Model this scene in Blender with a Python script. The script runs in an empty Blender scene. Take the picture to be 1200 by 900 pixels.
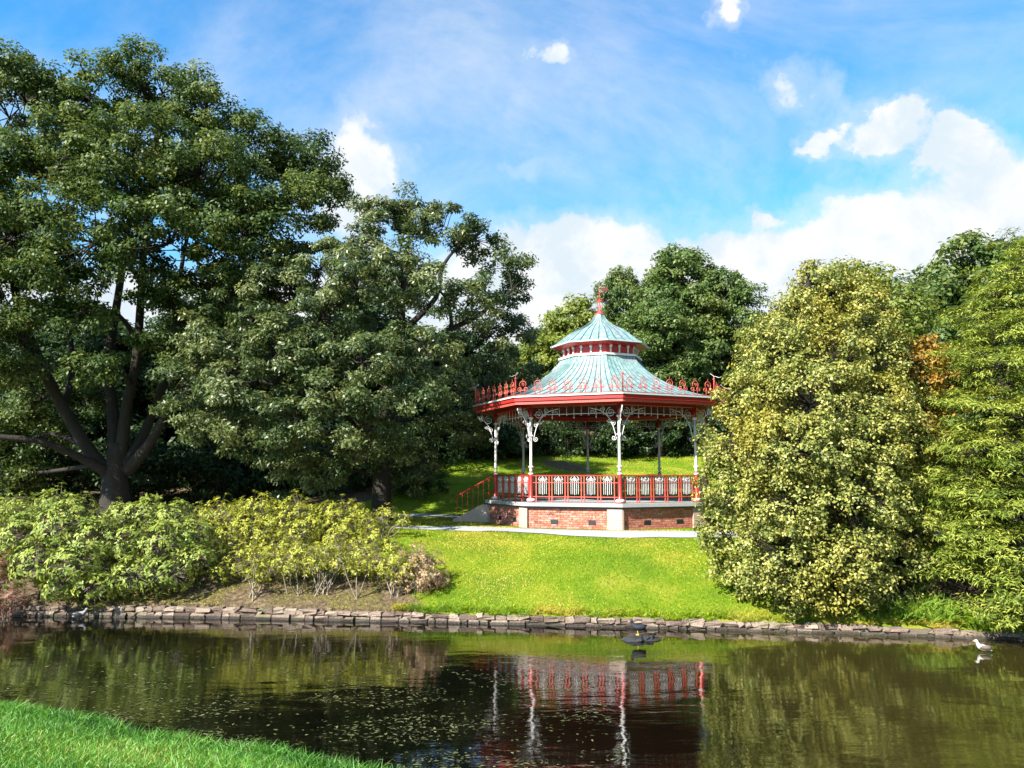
import bpy, math, random
import numpy as np
from mathutils import Vector, Matrix
random.seed(7)
rng = np.random.default_rng(11)
PI = math.pi
sc = bpy.context.scene
C = sc.collection

# ------------------------------------------------------------------ camera
H = 3.6                       # eye height above the pond
F = 900.0                     # focal length in photo pixels (photo is 1200 wide)
TH = math.atan(108 / 900.0)   # pitched up: horizon at photo row 558
cam = bpy.data.cameras.new('camera'); co = bpy.data.objects.new('camera', cam); C.objects.link(co)
cam.sensor_width = 36; cam.lens = 36 * F / 1200; cam.clip_end = 3000; cam.clip_start = .05
co.location = (0, 0, H); co.rotation_euler = (PI / 2 + TH, 0, 0)
sc.camera = co

def ray(px, py):
    xc = (px - 600) / F; yc = (450 - py) / F
    return np.array([xc, math.cos(TH) - yc * math.sin(TH), math.sin(TH) + yc * math.cos(TH)])
def at(px, py, d):            # point on the ray of a photo pixel, d metres ahead
    v = ray(px, py); return np.array([0, 0, H]) + v * (d / v[1])
def onz(px, py, z):           # where that ray meets the level z
    v = ray(px, py); return np.array([0, 0, H]) + v * ((z - H) / v[2])

# ------------------------------------------------------------------ light
SUN_EL = math.radians(37); SUN_AZ = math.radians(228)       # azimuth clockwise from +y: behind left of the camera
SUN_STRENGTH = 5.0; SKY_STRENGTH = 0.09; EXPOSURE = 1.68
sd = Vector((math.sin(SUN_AZ) * math.cos(SUN_EL), math.cos(SUN_AZ) * math.cos(SUN_EL), math.sin(SUN_EL)))
sl = bpy.data.lights.new('sun', 'SUN'); sl.energy = SUN_STRENGTH; sl.angle = math.radians(.5); sl.color = (1, .94, .84)
so = bpy.data.objects.new('sun', sl); C.objects.link(so); so.location = (-30, -30, 40)
so.rotation_euler = sd.to_track_quat('Z', 'Y').to_euler()
sc.view_settings.view_transform = 'Standard'; sc.view_settings.look = 'None'
sc.view_settings.exposure = EXPOSURE; sc.view_settings.gamma = 1.0; sc.view_settings.use_curve_mapping = False
sc.render.engine = 'CYCLES'
sc.cycles.use_denoising = True
sc.cycles.max_bounces = 7; sc.cycles.transparent_max_bounces = 6
sc.cycles.caustics_reflective = False; sc.cycles.caustics_refractive = False

w = bpy.data.worlds.new('World'); sc.world = w; w.use_nodes = True
nt = w.node_tree; nt.nodes.clear()
class NT:
    def __init__(s, t): s.t = t
    def n(s, typ, **k):
        o = s.t.nodes.new(typ)
        for a, b in k.items(): setattr(o, a, b)
        return o
    def link(s, a, b): s.t.links.new(a, b)
    def setin(s, sock, v):
        if isinstance(v, bpy.types.NodeSocket): s.link(v, sock)
        else: sock.default_value = v
    def m(s, op, a, b=0.0, c=0.0, clamp=False):
        o = s.n('ShaderNodeMath', operation=op); o.use_clamp = clamp
        s.setin(o.inputs[0], a); s.setin(o.inputs[1], b); s.setin(o.inputs[2], c)
        return o.outputs[0]
    def step(s, v, a, b):
        o = s.n('ShaderNodeMapRange', interpolation_type='SMOOTHSTEP'); s.setin(o.inputs['Value'], v)
        o.inputs['From Min'].default_value = a; o.inputs['From Max'].default_value = b
        return o.outputs['Result']
    def noise(s, vec, scale, detail=5, rough=.55, lac=2.0, dist=0):
        o = s.n('ShaderNodeTexNoise'); s.setin(o.inputs['Vector'], vec)
        o.inputs['Scale'].default_value = scale; o.inputs['Detail'].default_value = detail
        o.inputs['Roughness'].default_value = rough; o.inputs['Distortion'].default_value = dist
        return o.outputs['Fac']
    def comb(s, x, y, z):
        o = s.n('ShaderNodeCombineXYZ')
        for i, v in enumerate((x, y, z)): s.setin(o.inputs[i], v)
        return o.outputs[0]
    def mix(s, f, a, b):
        o = s.n('ShaderNodeMix', data_type='RGBA'); s.setin(o.inputs[0], f)
        for i, v in ((6, a), (7, b)): s.setin(o.inputs[i], v if isinstance(v, bpy.types.NodeSocket) else (*v, 1)[:4])
        return o.outputs[2]
W = NT(nt)
sky = W.n('ShaderNodeTexSky', sky_type='NISHITA'); sky.sun_disc = False
sky.sun_elevation = SUN_EL; sky.sun_rotation = SUN_AZ; sky.air_density = 1.0; sky.dust_density = .4; sky.ozone_density = 3.0
hs = W.n('ShaderNodeHueSaturation'); hs.inputs['Saturation'].default_value = 1.25; hs.inputs['Value'].default_value = 1.0
W.link(sky.outputs[0], hs.inputs['Color'])
tc = W.n('ShaderNodeTexCoord'); sp = W.n('ShaderNodeSeparateXYZ'); W.link(tc.outputs['Generated'], sp.inputs[0])
dx, dy, dz = sp.outputs
wn = W.n('ShaderNodeTexNoise'); W.link(tc.outputs['Generated'], wn.inputs['Vector']); wn.inputs['Scale'].default_value = 11; wn.inputs['Detail'].default_value = 6; wn.inputs['Roughness'].default_value = .6
ws = W.n('ShaderNodeSeparateXYZ'); W.link(wn.outputs['Color'], ws.inputs[0])
az = W.m('ADD', W.m('ARCTAN2', dx, dy), W.m('MULTIPLY', W.m('SUBTRACT', ws.outputs[0], .5), .16)); el = W.m('ADD', W.m('ARCSINE', dz), W.m('MULTIPLY', W.m('SUBTRACT', ws.outputs[1], .5), .10))
zc = W.m('MAXIMUM', dz, .02)
inv = W.m('DIVIDE', 1.0, W.m('ADD', zc, .12))
plane = W.comb(W.m('MULTIPLY', dx, inv), W.m('MULTIPLY', dy, inv), 0.0)
nz_big = W.noise(plane, .8, 9, .62, dist=.9)
nz_fine = W.noise(tc.outputs['Generated'], 9.0, 7, .6)
nz_edge = W.noise(tc.outputs['Generated'], 4.0, 7, .56)
def azel(px, py):
    v = ray(px, py); v /= np.linalg.norm(v); return math.atan2(v[0], v[1]), math.asin(v[2])
# the low bank of cumulus all round the horizon, a little higher to the right, plus single puffs
S = W.m('ADD', W.m('MULTIPLY', W.step(W.m('SUBTRACT', el, W.m('MULTIPLY', az, .08)), .37, .20), 1.1), 0.0)
PUFFS = [(662, 60, 55, 30, .95), (850, 8, 28, 24, .85), (922, 112, 56, 30, .62), (967, 167, 24, 19, .95), (1032, 156, 34, 24, 1.0),
         (1118, 178, 44, 26, .85), (1190, 240, 60, 40, .35), (410, 215, 95, 75, .85), (610, 190, 30, 22, .25), (900, 248, 22, 12, .5),
         (520, 75, 110, 30, .42), (1010, 262, 70, 30, .25), (660, 300, 130, 70, .55), (600, 190, 70, 30, .35), (430, 130, 70, 40, .3)]
for px, py, rx, ry, s in PUFFS:
    a0, e0 = azel(px, py)
    da = W.m('DIVIDE', W.m('SUBTRACT', az, a0), rx / F * .95); de = W.m('DIVIDE', W.m('SUBTRACT', el, e0), ry / F * .95)
    g = W.m('POWER', 2.718, W.m('MULTIPLY', W.m('ADD', W.m('MULTIPLY', da, da), W.m('MULTIPLY', de, de)), -1.0))
    S = W.m('MULTIPLY_ADD', g, s, S)
S = W.m('ADD', S, W.m('MULTIPLY', W.m('SUBTRACT', nz_fine, .5), 1.3))
S = W.m('ADD', S, W.m('MULTIPLY', W.m('SUBTRACT', nz_edge, .5), 1.0))
dense = W.m('MAXIMUM', W.step(S, .50, .88), W.m('MULTIPLY', W.step(S, .15, .70), .45))
veil = W.m('MULTIPLY', W.step(nz_big, .34, .70), .62)
fac = W.m('MAXIMUM', dense, veil)
shade = W.step(W.noise(tc.outputs['Generated'], 10.0, 8, .62, dist=.4), .36, .60)
ccol = W.mix(shade, (2.7, 3.1, 3.4), (3.55, 3.6, 3.65))
tn = W.n('ShaderNodeMix', data_type='RGBA', blend_type='MULTIPLY'); tn.inputs[0].default_value = 1; W.link(hs.outputs[0], tn.inputs[6]); tn.inputs[7].default_value = (.62, 1.10, 1.10, 1)
col = W.mix(fac, tn.outputs[2], ccol)
bg = W.n('ShaderNodeBackground'); bg.inputs['Strength'].default_value = SKY_STRENGTH
W.link(col, bg.inputs['Color'])
wo = W.n('ShaderNodeOutputWorld'); W.link(bg.outputs[0], wo.inputs[0])

# ------------------------------------------------------------------ materials
def newmat(name):
    m = bpy.data.materials.new(name); m.use_nodes = True; m.node_tree.nodes.clear(); return m, NT(m.node_tree)
def bsdf(T, col, rough=.6, spec=.5, metal=0.0, bump=None, bdist=.01, bstr=1.0):
    b = T.n('ShaderNodeBsdfPrincipled'); T.setin(b.inputs['Base Color'], col if isinstance(col, bpy.types.NodeSocket) else (*col, 1))
    T.setin(b.inputs['Roughness'], rough); b.inputs['Specular IOR Level'].default_value = spec; b.inputs['Metallic'].default_value = metal
    if bump is not None:
        bn = T.n('ShaderNodeBump'); bn.inputs['Distance'].default_value = bdist; bn.inputs['Strength'].default_value = bstr
        T.link(bump, bn.inputs['Height']); T.link(bn.outputs[0], b.inputs['Normal'])
    return b
def out(T, s):
    o = T.n('ShaderNodeOutputMaterial'); T.link(s, o.inputs[0])
def ramp(T, v, stops):
    r = T.n('ShaderNodeValToRGB'); T.link(v, r.inputs[0]); e = r.color_ramp.elements
    while len(e) < len(stops): e.new(.5)
    for i, (p, c) in enumerate(stops): e[i].position = p; e[i].color = (*c, 1)
    return r.outputs[0]
def objco(T, scale=(1, 1, 1), kind='Object'):
    t = T.n('ShaderNodeTexCoord'); mp = T.n('ShaderNodeMapping'); mp.inputs['Scale'].default_value = scale
    T.link(t.outputs[kind], mp.inputs[0]); return mp.outputs[0]
def world_pos(T, scale=(1, 1, 1)):
    t = T.n('ShaderNodeNewGeometry'); mp = T.n('ShaderNodeMapping'); mp.inputs['Scale'].default_value = scale
    T.link(t.outputs['Position'], mp.inputs[0]); return mp.outputs[0]
def leafmat(name, stops, trans=.34, rough=.5, spec=.35, patch=None, pscale=.35):
    """per-leaf tint picks the colour; patch = (colour, low, high) turns some boughs another colour"""
    m, T = newmat(name)
    a = T.n('ShaderNodeAttribute'); a.attribute_name = 'tint'
    c = ramp(T, a.outputs['Fac'], stops)
    if patch:
        nz = T.noise(world_pos(T), pscale, 2, .5)
        c = T.mix(T.m('MULTIPLY', T.step(nz, patch[1], patch[2]), patch[3]), c, patch[0])
    b = bsdf(T, c, rough, spec)
    t = T.n('ShaderNodeBsdfTranslucent')
    hs_ = T.n('ShaderNodeHueSaturation'); hs_.inputs['Value'].default_value = 1.3; hs_.inputs['Saturation'].default_value = 1.1; hs_.inputs['Hue'].default_value = .485
    T.link(c, hs_.inputs['Color']); T.link(hs_.outputs[0], t.inputs[0])
    mx = T.n('ShaderNodeMixShader'); mx.inputs[0].default_value = trans; T.link(b.outputs[0], mx.inputs[1]); T.link(t.outputs[0], mx.inputs[2])
    out(T, mx.outputs[0]); return m
def paint(name, col, rough=.35, dirt=.25, spec=.5):
    m, T = newmat(name); v = world_pos(T)
    n = T.noise(v, 9, 6, .65)
    c = T.mix(T.m('MULTIPLY', T.step(n, .45, .75), dirt), col, tuple(x * .45 + .03 for x in col))
    out(T, bsdf(T, c, rough, spec, bump=T.noise(v, 60, 3, .6), bdist=.002).outputs[0]); return m
def stonemat(name, cols, scale=6, rough=.85, bd=.02):
    m, T = newmat(name); v = world_pos(T)
    oi = T.n('ShaderNodeObjectInfo')
    n = T.noise(v, scale, 7, .65); n2 = T.noise(v, scale * 5, 5, .7)
    f = T.m('ADD', T.m('MULTIPLY', n, .7), T.m('MULTIPLY', oi.outputs['Random'], .4))
    c = ramp(T, f, [(i / (len(cols) - 1) * .6 + .2, x) for i, x in enumerate(cols)])
    c = T.mix(T.m('MULTIPLY', T.step(n2, .5, .8), .4), c, tuple(x * .45 for x in cols[0]))
    out(T, bsdf(T, c, rough, .25, bump=n2, bdist=bd).outputs[0]); return m

M = {}
M['oak'] = leafmat('oak_leaves', [(0, (.020, .046, .012)), (.5, (.055, .095, .022)), (1, (.17, .20, .05))], spec=.25, rough=.5)
M['chestnut'] = leafmat('broad_leaves', [(0, (.026, .055, .018)), (.5, (.075, .11, .034)), (1, (.24, .26, .10))], rough=.42, spec=.4)
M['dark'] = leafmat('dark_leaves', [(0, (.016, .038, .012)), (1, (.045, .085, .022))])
M['mid'] = leafmat('mid_leaves', [(0, (.04, .08, .018)), (.6, (.09, .145, .035)), (1, (.20, .24, .07))], patch=((.15, .17, .03), .55, .7, .5))
M['lime'] = leafmat('lime_leaves', [(0, (.07, .11, .015)), (.6, (.15, .19, .028)), (1, (.24, .26, .05))])
M['holly'] = leafmat('variegated_leaves', [(0, (.06, .095, .02)), (.42, (.15, .18, .035)), (.6, (.31, .31, .07)), (1, (.48, .45, .16))], trans=.26, rough=.5, spec=.35,
                     patch=((.32, .27, .03), .48, .66, .5), pscale=.45)
M['yew'] = leafmat('needle_sprays', [(0, (.048, .088, .014)), (.5, (.17, .22, .03)), (1, (.36, .385, .075))], trans=.25, spec=.15)
M['copperleaf'] = leafmat('russet_leaves', [(0, (.12, .09, .02)), (.5, (.33, .19, .03)), (1, (.45, .30, .05))])
M['bluegreen'] = leafmat('bluegreen_needles', [(0, (.02, .06, .03)), (1, (.05, .13, .06))])
M['rhodo'] = leafmat('rhododendron_leaves', [(0, (.065, .11, .018)), (.5, (.18, .235, .035)), (1, (.36, .39, .09))], trans=.2, rough=.5, spec=.22)
M['rhodo_y'] = leafmat('yellow_rhododendron_leaves', [(0, (.11, .14, .02)), (.5, (.27, .29, .03)), (1, (.43, .42, .07))], trans=.22, rough=.5, spec=.2)
M['drybush'] = leafmat('dry_shrub_leaves', [(0, (.26, .12, .09)), (.4, (.46, .29, .20)), (.65, (.33, .30, .07)), (1, (.62, .46, .32))])
M['russet'] = leafmat('russet_fern', [(0, (.10, .04, .03)), (.6, (.22, .10, .06)), (1, (.26, .16, .07))])
M['freshgreen'] = leafmat('fresh_green', [(0, (.10, .19, .015)), (1, (.25, .34, .04))])
M['cream'] = leafmat('cream_leaves', [(0, (.5, .48, .2)), (1, (.78, .76, .5))])
M['grass'] = leafmat('grass_blades', [(0, (.04, .13, .02)), (.5, (.085, .25, .035)), (.85, (.20, .36, .06)), (1, (.38, .36, .12))], trans=.3, rough=.5)
M['lawn'] = leafmat('lawn_blades', [(0, (.09, .18, .006)), (.5, (.22, .32, .008)), (.85, (.46, .43, .02)), (1, (.52, .42, .10))], trans=.3, rough=.5,
                    patch=((.50, .40, .06), .48, .66, .8), pscale=.42)
M['moss'] = leafmat('moss_and_litter', [(0, (.18, .13, .07)), (.25, (.22, .24, .025)), (1, (.38, .37, .03))])
M['scum'] = leafmat('floating_bits', [(0, (.02, .024, .008)), (.6, (.06, .07, .02)), (1, (.16, .16, .07))], trans=.05)
def barkmat(name, a, b):
    m, T = newmat(name); v = world_pos(T, (1, 1, .25)); n = T.noise(v, 7, 6, .65); n2 = T.noise(v, 22, 4, .7)
    c = T.mix(n, a, b)
    out(T, bsdf(T, c, .9, .2, bump=T.m('ADD', n, n2), bdist=.05).outputs[0]); return m
M['bark'] = barkmat('bark', (.014, .012, .010), (.05, .043, .036))
M['palebark'] = barkmat('pale_bark', (.16, .13, .10), (.36, .31, .25))
M['red'] = paint('red_paint', (.40, .020, .018), .36, .35, .5)
M['pinkred'] = paint('faded_red_paint', (.47, .075, .055), .45, .4)
M['white'] = paint('white_paint', (.66, .63, .61), .4, .4)
M['palegrey'] = paint('pale_grey_paint', (.58, .56, .57), .42, .4)
M['soffit'] = paint('brown_red_boards', (.16, .035, .03), .55, .4)
M['slab'] = stonemat('grey_slab', [(.18, .18, .18), (.29, .285, .28)], 5, .8, .006)
M['darkslab'] = stonemat('dark_slab', [(.06, .06, .065), (.11, .11, .11)], 5, .8, .004)
M['pier'] = stonemat('pink_sandstone', [(.36, .245, .20), (.47, .34, .28)], 4, .85, .006)
M['brick'] = None
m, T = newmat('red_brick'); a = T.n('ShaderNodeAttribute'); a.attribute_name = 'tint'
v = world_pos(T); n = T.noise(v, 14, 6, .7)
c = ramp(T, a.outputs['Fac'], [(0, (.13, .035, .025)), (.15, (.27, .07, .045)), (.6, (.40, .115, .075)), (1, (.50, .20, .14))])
c = T.mix(T.m('MULTIPLY', T.step(n, .42, .72), .6), c, (.58, .42, .35))  # pale mottle, raised so the brick colour itself carries a strong sunlit wash
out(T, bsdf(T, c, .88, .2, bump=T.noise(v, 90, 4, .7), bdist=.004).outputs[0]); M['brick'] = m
M['mortar'] = stonemat('mortar', [(.42, .33, .28), (.52, .43, .37)], 20, .95, .004)
M['vent'] = paint('black_vent', (.02, .02, .025), .5, .1)
def kerbmat():
    m, T = newmat('pink_grey_stone'); v = world_pos(T); oi = T.n('ShaderNodeObjectInfo')
    n = T.noise(v, 4, 7, .65); n2 = T.noise(v, 22, 6, .7)
    c = ramp(T, T.m('ADD', T.m('MULTIPLY', n, .55), T.m('MULTIPLY', oi.outputs['Random'], .5)), [(.2, (.085, .058, .045)), (.45, (.20, .145, .115)), (.65, (.28, .215, .17)), (.9, (.38, .31, .25))])
    c = T.mix(T.m('MULTIPLY', T.step(n2, .48, .75), .55), c, (.05, .042, .035))
    c = T.mix(T.m('MULTIPLY', T.step(T.noise(v, 2.3, 5, .7), .52, .68), .6), c, (.10, .12, .03))
    sx = T.n('ShaderNodeSeparateXYZ'); T.link(v, sx.inputs[0])
    wet = T.step(T.m('ADD', sx.outputs[2], T.m('MULTIPLY', T.m('SUBTRACT', n2, .5), .06)), .085, .04)
    c = T.mix(T.m('MULTIPLY', wet, .85), c, (.022, .02, .017))
    out(T, bsdf(T, c, T.m('SUBTRACT', .9, T.m('MULTIPLY', wet, .5)), .3, bump=T.m('ADD', n2, n), bdist=.045).outputs[0]); return m
M['kerb'] = kerbmat()
M['rock'] = stonemat('wet_dark_rock', [(.014, .014, .017), (.04, .04, .046)], 5, .5, .03)
m, T = newmat('verdigris_copper'); v = objco(T, (1, 1, 1)); n = T.noise(world_pos(T, (3, 3, .55)), 2.2, 7, .65); n2 = T.noise(world_pos(T), 1.3, 4, .6)
c = ramp(T, n, [(.30, (.06, .13, .14)), (.44, (.14, .26, .26)), (.58, (.25, .37, .35)), (.74, (.44, .50, .47))])
c = T.mix(T.m('MULTIPLY', T.step(n2, .46, .66), .62), c, (.26, .23, .27))
out(T, bsdf(T, c, .48, .4, .15, bump=n, bdist=.01).outputs[0]); M['copper'] = m
M['seam'] = paint('dark_seam', (.025, .06, .065), .5, .3)
M['gutter'] = paint('grey_green_gutter', (.44, .52, .50), .45, .3)
m, T = newmat('path_tarmac'); v = world_pos(T); n = T.noise(v, 3, 6, .7); n2 = T.noise(v, 120, 3, .6)
c = T.mix(n, (.27, .275, .29), (.40, .40, .40)); c = T.mix(T.m('MULTIPLY', n2, .35), c, (.14, .14, .15))
out(T, bsdf(T, c, .9, .2, bump=n2, bdist=.008).outputs[0]); M['path'] = m
m, T = newmat('ground'); v = world_pos(T)
a = T.n('ShaderNodeAttribute'); a.attribute_name = 'soil'
n = T.noise(v, .7, 6, .6); n2 = T.noise(v, 9, 6, .7); n3 = T.noise(v, 45, 4, .7)
g = ramp(T, n, [(.3, (.08, .17, .010)), (.5, (.16, .25, .012)), (.66, (.30, .32, .03)), (.78, (.36, .29, .09))])
g = T.mix(T.m('MULTIPLY', n3, .5), g, (.06, .10, .008))
s = ramp(T, n2, [(.3, (.045, .032, .022)), (.5, (.12, .085, .055)), (.62, (.22, .17, .10)), (.72, (.24, .20, .05))])
k = T.step(T.m('ADD', a.outputs['Fac'], T.m('MULTIPLY', T.m('SUBTRACT', n2, .5), .6)), .35, .65)
out(T, bsdf(T, T.mix(k, g, s), .95, .1, bump=T.m('ADD', n3, n2), bdist=.05).outputs[0]); M['ground'] = m
m, T = newmat('pond_water'); v = world_pos(T)
r1 = T.noise(world_pos(T, (.55, 2.2, 1)), 1.6, 3, .5, dist=.6); r2 = T.noise(world_pos(T, (1.2, 4.2, 1)), 3.4, 3, .55, dist=.4); r3 = T.noise(world_pos(T, (2, 6, 1)), 9, 2, .5)
r0 = T.noise(world_pos(T, (.8, 1.25, 1)), 1.0, 2, .45, dist=.3)
calm = T.step(T.noise(v, .22, 3, .5), .35, .7)
hgt = T.m('ADD', T.m('ADD', T.m('MULTIPLY', r0, 2.6), r1), T.m('ADD', T.m('MULTIPLY', r2, T.m('MULTIPLY_ADD', calm, .35, .15)), T.m('MULTIPLY', r3, T.m('MULTIPLY', calm, .07))))
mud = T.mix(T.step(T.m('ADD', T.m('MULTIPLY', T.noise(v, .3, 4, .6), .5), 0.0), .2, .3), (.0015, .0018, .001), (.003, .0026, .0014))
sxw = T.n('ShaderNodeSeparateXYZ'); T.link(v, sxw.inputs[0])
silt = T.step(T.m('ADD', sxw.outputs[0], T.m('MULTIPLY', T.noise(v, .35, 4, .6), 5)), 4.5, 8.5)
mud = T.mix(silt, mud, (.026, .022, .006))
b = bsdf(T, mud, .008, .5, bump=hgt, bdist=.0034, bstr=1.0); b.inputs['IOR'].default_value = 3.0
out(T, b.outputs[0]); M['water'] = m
M['black'] = paint('black_feathers', (.012, .013, .018), .5, .1)
M['slate'] = paint('slate_feathers', (.013, .015, .022), .7, .1, .25)
M['greyf'] = paint('grey_feathers', (.20, .20, .22), .6, .1)
M['whitef'] = paint('white_feathers', (.5, .48, .45), .6, .05)
M['brownf'] = paint('brown_feathers', (.07, .045, .03), .6, .1)
M['yellow'] = paint('yellow_leg', (.55, .45, .08), .5, .1)
M['beak'] = paint('beak', (.5, .10, .03), .4, .1)

# ------------------------------------------------------------------ object helpers
def tag(o, label=None, cat=None, group=None, kind=None):
    if label: o['label'] = label
    if cat: o['category'] = cat
    if group: o['group'] = group
    if kind: o['kind'] = kind
    return o
def thing(name, label, cat, loc, rz=0, group=None):
    o = bpy.data.objects.new(name, None); o.empty_display_size = .3; C.objects.link(o)
    o.location = tuple(float(x) for x in loc); o.rotation_euler = (0, 0, rz); return tag(o, label, cat, group)
def link(name, me, mats, parent=None, loc=(0, 0, 0), rz=0):
    o = bpy.data.objects.new(name, me); C.objects.link(o)
    if not me.materials:
        for mt in (mats if isinstance(mats, (list, tuple)) else [mats]): me.materials.append(mt)
    if parent: o.parent = parent
    o.location = tuple(float(x) for x in loc); o.rotation_euler = (0, 0, rz); return o
class MB:
    def __init__(s): s.v = []; s.f = []; s.mi = []; s.tint = []; s.cur = 0
    def add(s, vs, fs, mi=0, tint=.5):
        o = len(s.v); s.v += [tuple(map(float, p)) for p in vs]; s.f += [tuple(i + o for i in f) for f in fs]
        s.mi += [mi] * len(fs); s.tint += [tint] * len(vs)
    def box(s, c, d, ax=(1, 0, 0), ay=(0, 1, 0), az=(0, 0, 1), mi=0, tint=.5, jit=0, skip=()):
        c = np.array(c, float); A = [np.array(a, float) * h / 2 for a, h in zip((ax, ay, az), d)]
        vs = [c + i * A[0] + j * A[1] + k * A[2] for k in (-1, 1) for i, j in ((-1, -1), (1, -1), (1, 1), (-1, 1))]
        if jit: vs = [p + (rng.random(3) - .5) * 2 * jit for p in vs]
        fs = [(3, 2, 1, 0), (4, 5, 6, 7), (0, 1, 5, 4), (1, 2, 6, 5), (2, 3, 7, 6), (3, 0, 4, 7)]
        s.add(vs, fs, mi, tint)
    def tube(s, pts, rad, n=6, cap=True, mi=0, tint=.5):
        pts = [np.array(p, float) for p in pts]
        if not hasattr(rad, '__len__'): rad = [rad] * len(pts)
        up = None; vs = []; fs = []
        for i, p in enumerate(pts):
            t = pts[min(i + 1, len(pts) - 1)] - pts[max(i - 1, 0)]; L = np.linalg.norm(t); t = t / L if L > 1e-9 else np.array([0, 0, 1.])
            if up is None: up = np.array([1, 0, 0.]) if abs(t[0]) < .8 else np.array([0, 1., 0])
            u = up - t * up.dot(t); u /= np.linalg.norm(u) + 1e-9; up = u; v2 = np.cross(t, u)
            for k in range(n):
                a = 2 * PI * k / n; vs.append(p + rad[i] * (u * math.cos(a) + v2 * math.sin(a)))
            if i:
                o = (i - 1) * n; fs += [(o + k, o + (k + 1) % n, o + n + (k + 1) % n, o + n + k) for k in range(n)]
        if cap: fs += [tuple(range(n - 1, -1, -1)), tuple(range((len(pts) - 1) * n, len(pts) * n))]
        s.add(vs, fs, mi, tint)
    def lathe(s, prof, c=(0, 0), n=12, ph=0, mi=0, z0=0):
        vs = [(c[0] + r * math.cos(ph + 2 * PI * k / n), c[1] + r * math.sin(ph + 2 * PI * k / n), z0 + z) for r, z in prof for k in range(n)]
        fs = [(i * n + k, i * n + (k + 1) % n, (i + 1) * n + (k + 1) % n, (i + 1) * n + k) for i in range(len(prof) - 1) for k in range(n)]
        fs += [tuple(range(n - 1, -1, -1)), tuple(range((len(prof) - 1) * n, len(prof) * n))]
        s.add(vs, fs, mi)
    def mesh(s, name, smooth=False, tint=False):
        me = bpy.data.meshes.new(name); me.from_pydata(s.v, [], s.f); me.update()
        if any(s.mi): me.polygons.foreach_set('material_index', s.mi)
        if smooth: me.polygons.foreach_set('use_smooth', [True] * len(me.polygons))
        if tint:
            at_ = me.attributes.new('tint', 'FLOAT', 'POINT'); at_.data.foreach_set('value', s.tint)
        return me
    def build(s, name, mats, parent=None, loc=(0, 0, 0), rz=0, smooth=False, tint=False):
        return link(name, s.mesh(name, smooth, tint), mats, parent, loc, rz)
def quad_mesh(name, V, tint=None, smooth=False):
    """V: (n,4,3) loose quads"""
    n = len(V); me = bpy.data.meshes.new(name)
    me.vertices.add(n * 4); me.vertices.foreach_set('co', V.reshape(-1).astype(np.float32))
    me.loops.add(n * 4); me.loops.foreach_set('vertex_index', np.arange(n * 4, dtype=np.int32))
    me.polygons.add(n); me.polygons.foreach_set('loop_start', np.arange(0, n * 4, 4, dtype=np.int32))
    me.update(calc_edges=True)
    if tint is not None:
        a = me.attributes.new('tint', 'FLOAT', 'POINT'); a.data.foreach_set('value', np.repeat(tint, 4).astype(np.float32))
    return me
def norm(a): return a / (np.linalg.norm(a, axis=-1, keepdims=True) + 1e-9)
def leaf_quads(P, A, N, L, Wd, fold=.12):
    """rhombic leaves: base P, axis A, normal N"""
    B = norm(np.cross(N, A)); N = np.cross(A, B)
    L = L[:, None]; Wd = Wd[:, None]
    mid = P + A * L * .5
    return np.stack([P, mid + B * Wd * .5 + N * Wd * fold, P + A * L - N * L * .08, mid - B * Wd * .5 + N * Wd * fold], 1)
def rand_unit(n): return norm(rng.normal(size=(n, 3)))
def clump_leaves(CC, ND, rc, per, Ll, Lw, squash=.65, rosette=False, up=.5, flat=0.0, tvar=.25):
    """CC clump centres, ND outward direction of each clump, rc its radius"""
    n = len(CC); idx = np.repeat(np.arange(n), per); m = n * per
    c = CC[idx]; nd = ND[idx]; r = rc[idx][:, None]
    u = rand_unit(m)
    if rosette:
        side = norm(u - nd * (u * nd).sum(1, keepdims=True))
        ax = norm(side + nd * rng.uniform(-.15, .75, (m, 1)) + np.array([0, 0, -.08]))
        P = c + side * .01 - nd * rng.uniform(0, .06, (m, 1))
        N = norm(nd * 1.2 + rand_unit(m) * .35 + np.array([0, 0, .3]))
    else:
        rad = rng.random((m, 1)) ** .45
        off = u * rad * r; off[:, 2] *= squash
        P = c + off
        N = norm(nd * .45 + u * .55 + np.array([0, 0, up]) + rand_unit(m) * .75)
        ax = norm(rand_unit(m) + u * .5 + np.array([0, 0, -.25 - flat * .3]))
    ax = norm(ax - N * (ax * N).sum(1, keepdims=True))
    L = Ll * rng.uniform(.6, 1.25, m); Wd = Lw * rng.uniform(.7, 1.2, m)
    base = rng.uniform(0, 1, n)[idx]
    tint = np.clip(base * tvar * 2 + rng.normal(.5 - tvar, .2, m), 0, 1)
    return leaf_quads(P, ax, N, L, Wd), tint
def catmull(pts, k=4):
    pts = [np.array(p, float) for p in pts]
    if len(pts) < 3: return [pts[0] + (pts[-1] - pts[0]) * i / k for i in range(k + 1)]
    o = []
    for i in range(len(pts) - 1):
        p0, p1, p2, p3 = pts[max(i - 1, 0)], pts[i], pts[i + 1], pts[min(i + 2, len(pts) - 1)]
        for j in range(k):
            t = j / k
            o.append(.5 * ((2 * p1) + (p2 - p0) * t + (2 * p0 - 5 * p1 + 4 * p2 - p3) * t * t + (3 * p1 - p0 - 3 * p2 + p3) * t ** 3))
    o.append(pts[-1]); return o
def limb(mb, pts4, n=8, k=4):
    """pts4: (x,y,z,r) control points; returns the nodes along it"""
    c = catmull(pts4, k); P = [q[:3] for q in c]; R = [max(q[3], .008) for q in c]
    mb.tube(P, R, n); return [(p, r) for p, r in zip(P, R)]
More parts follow.
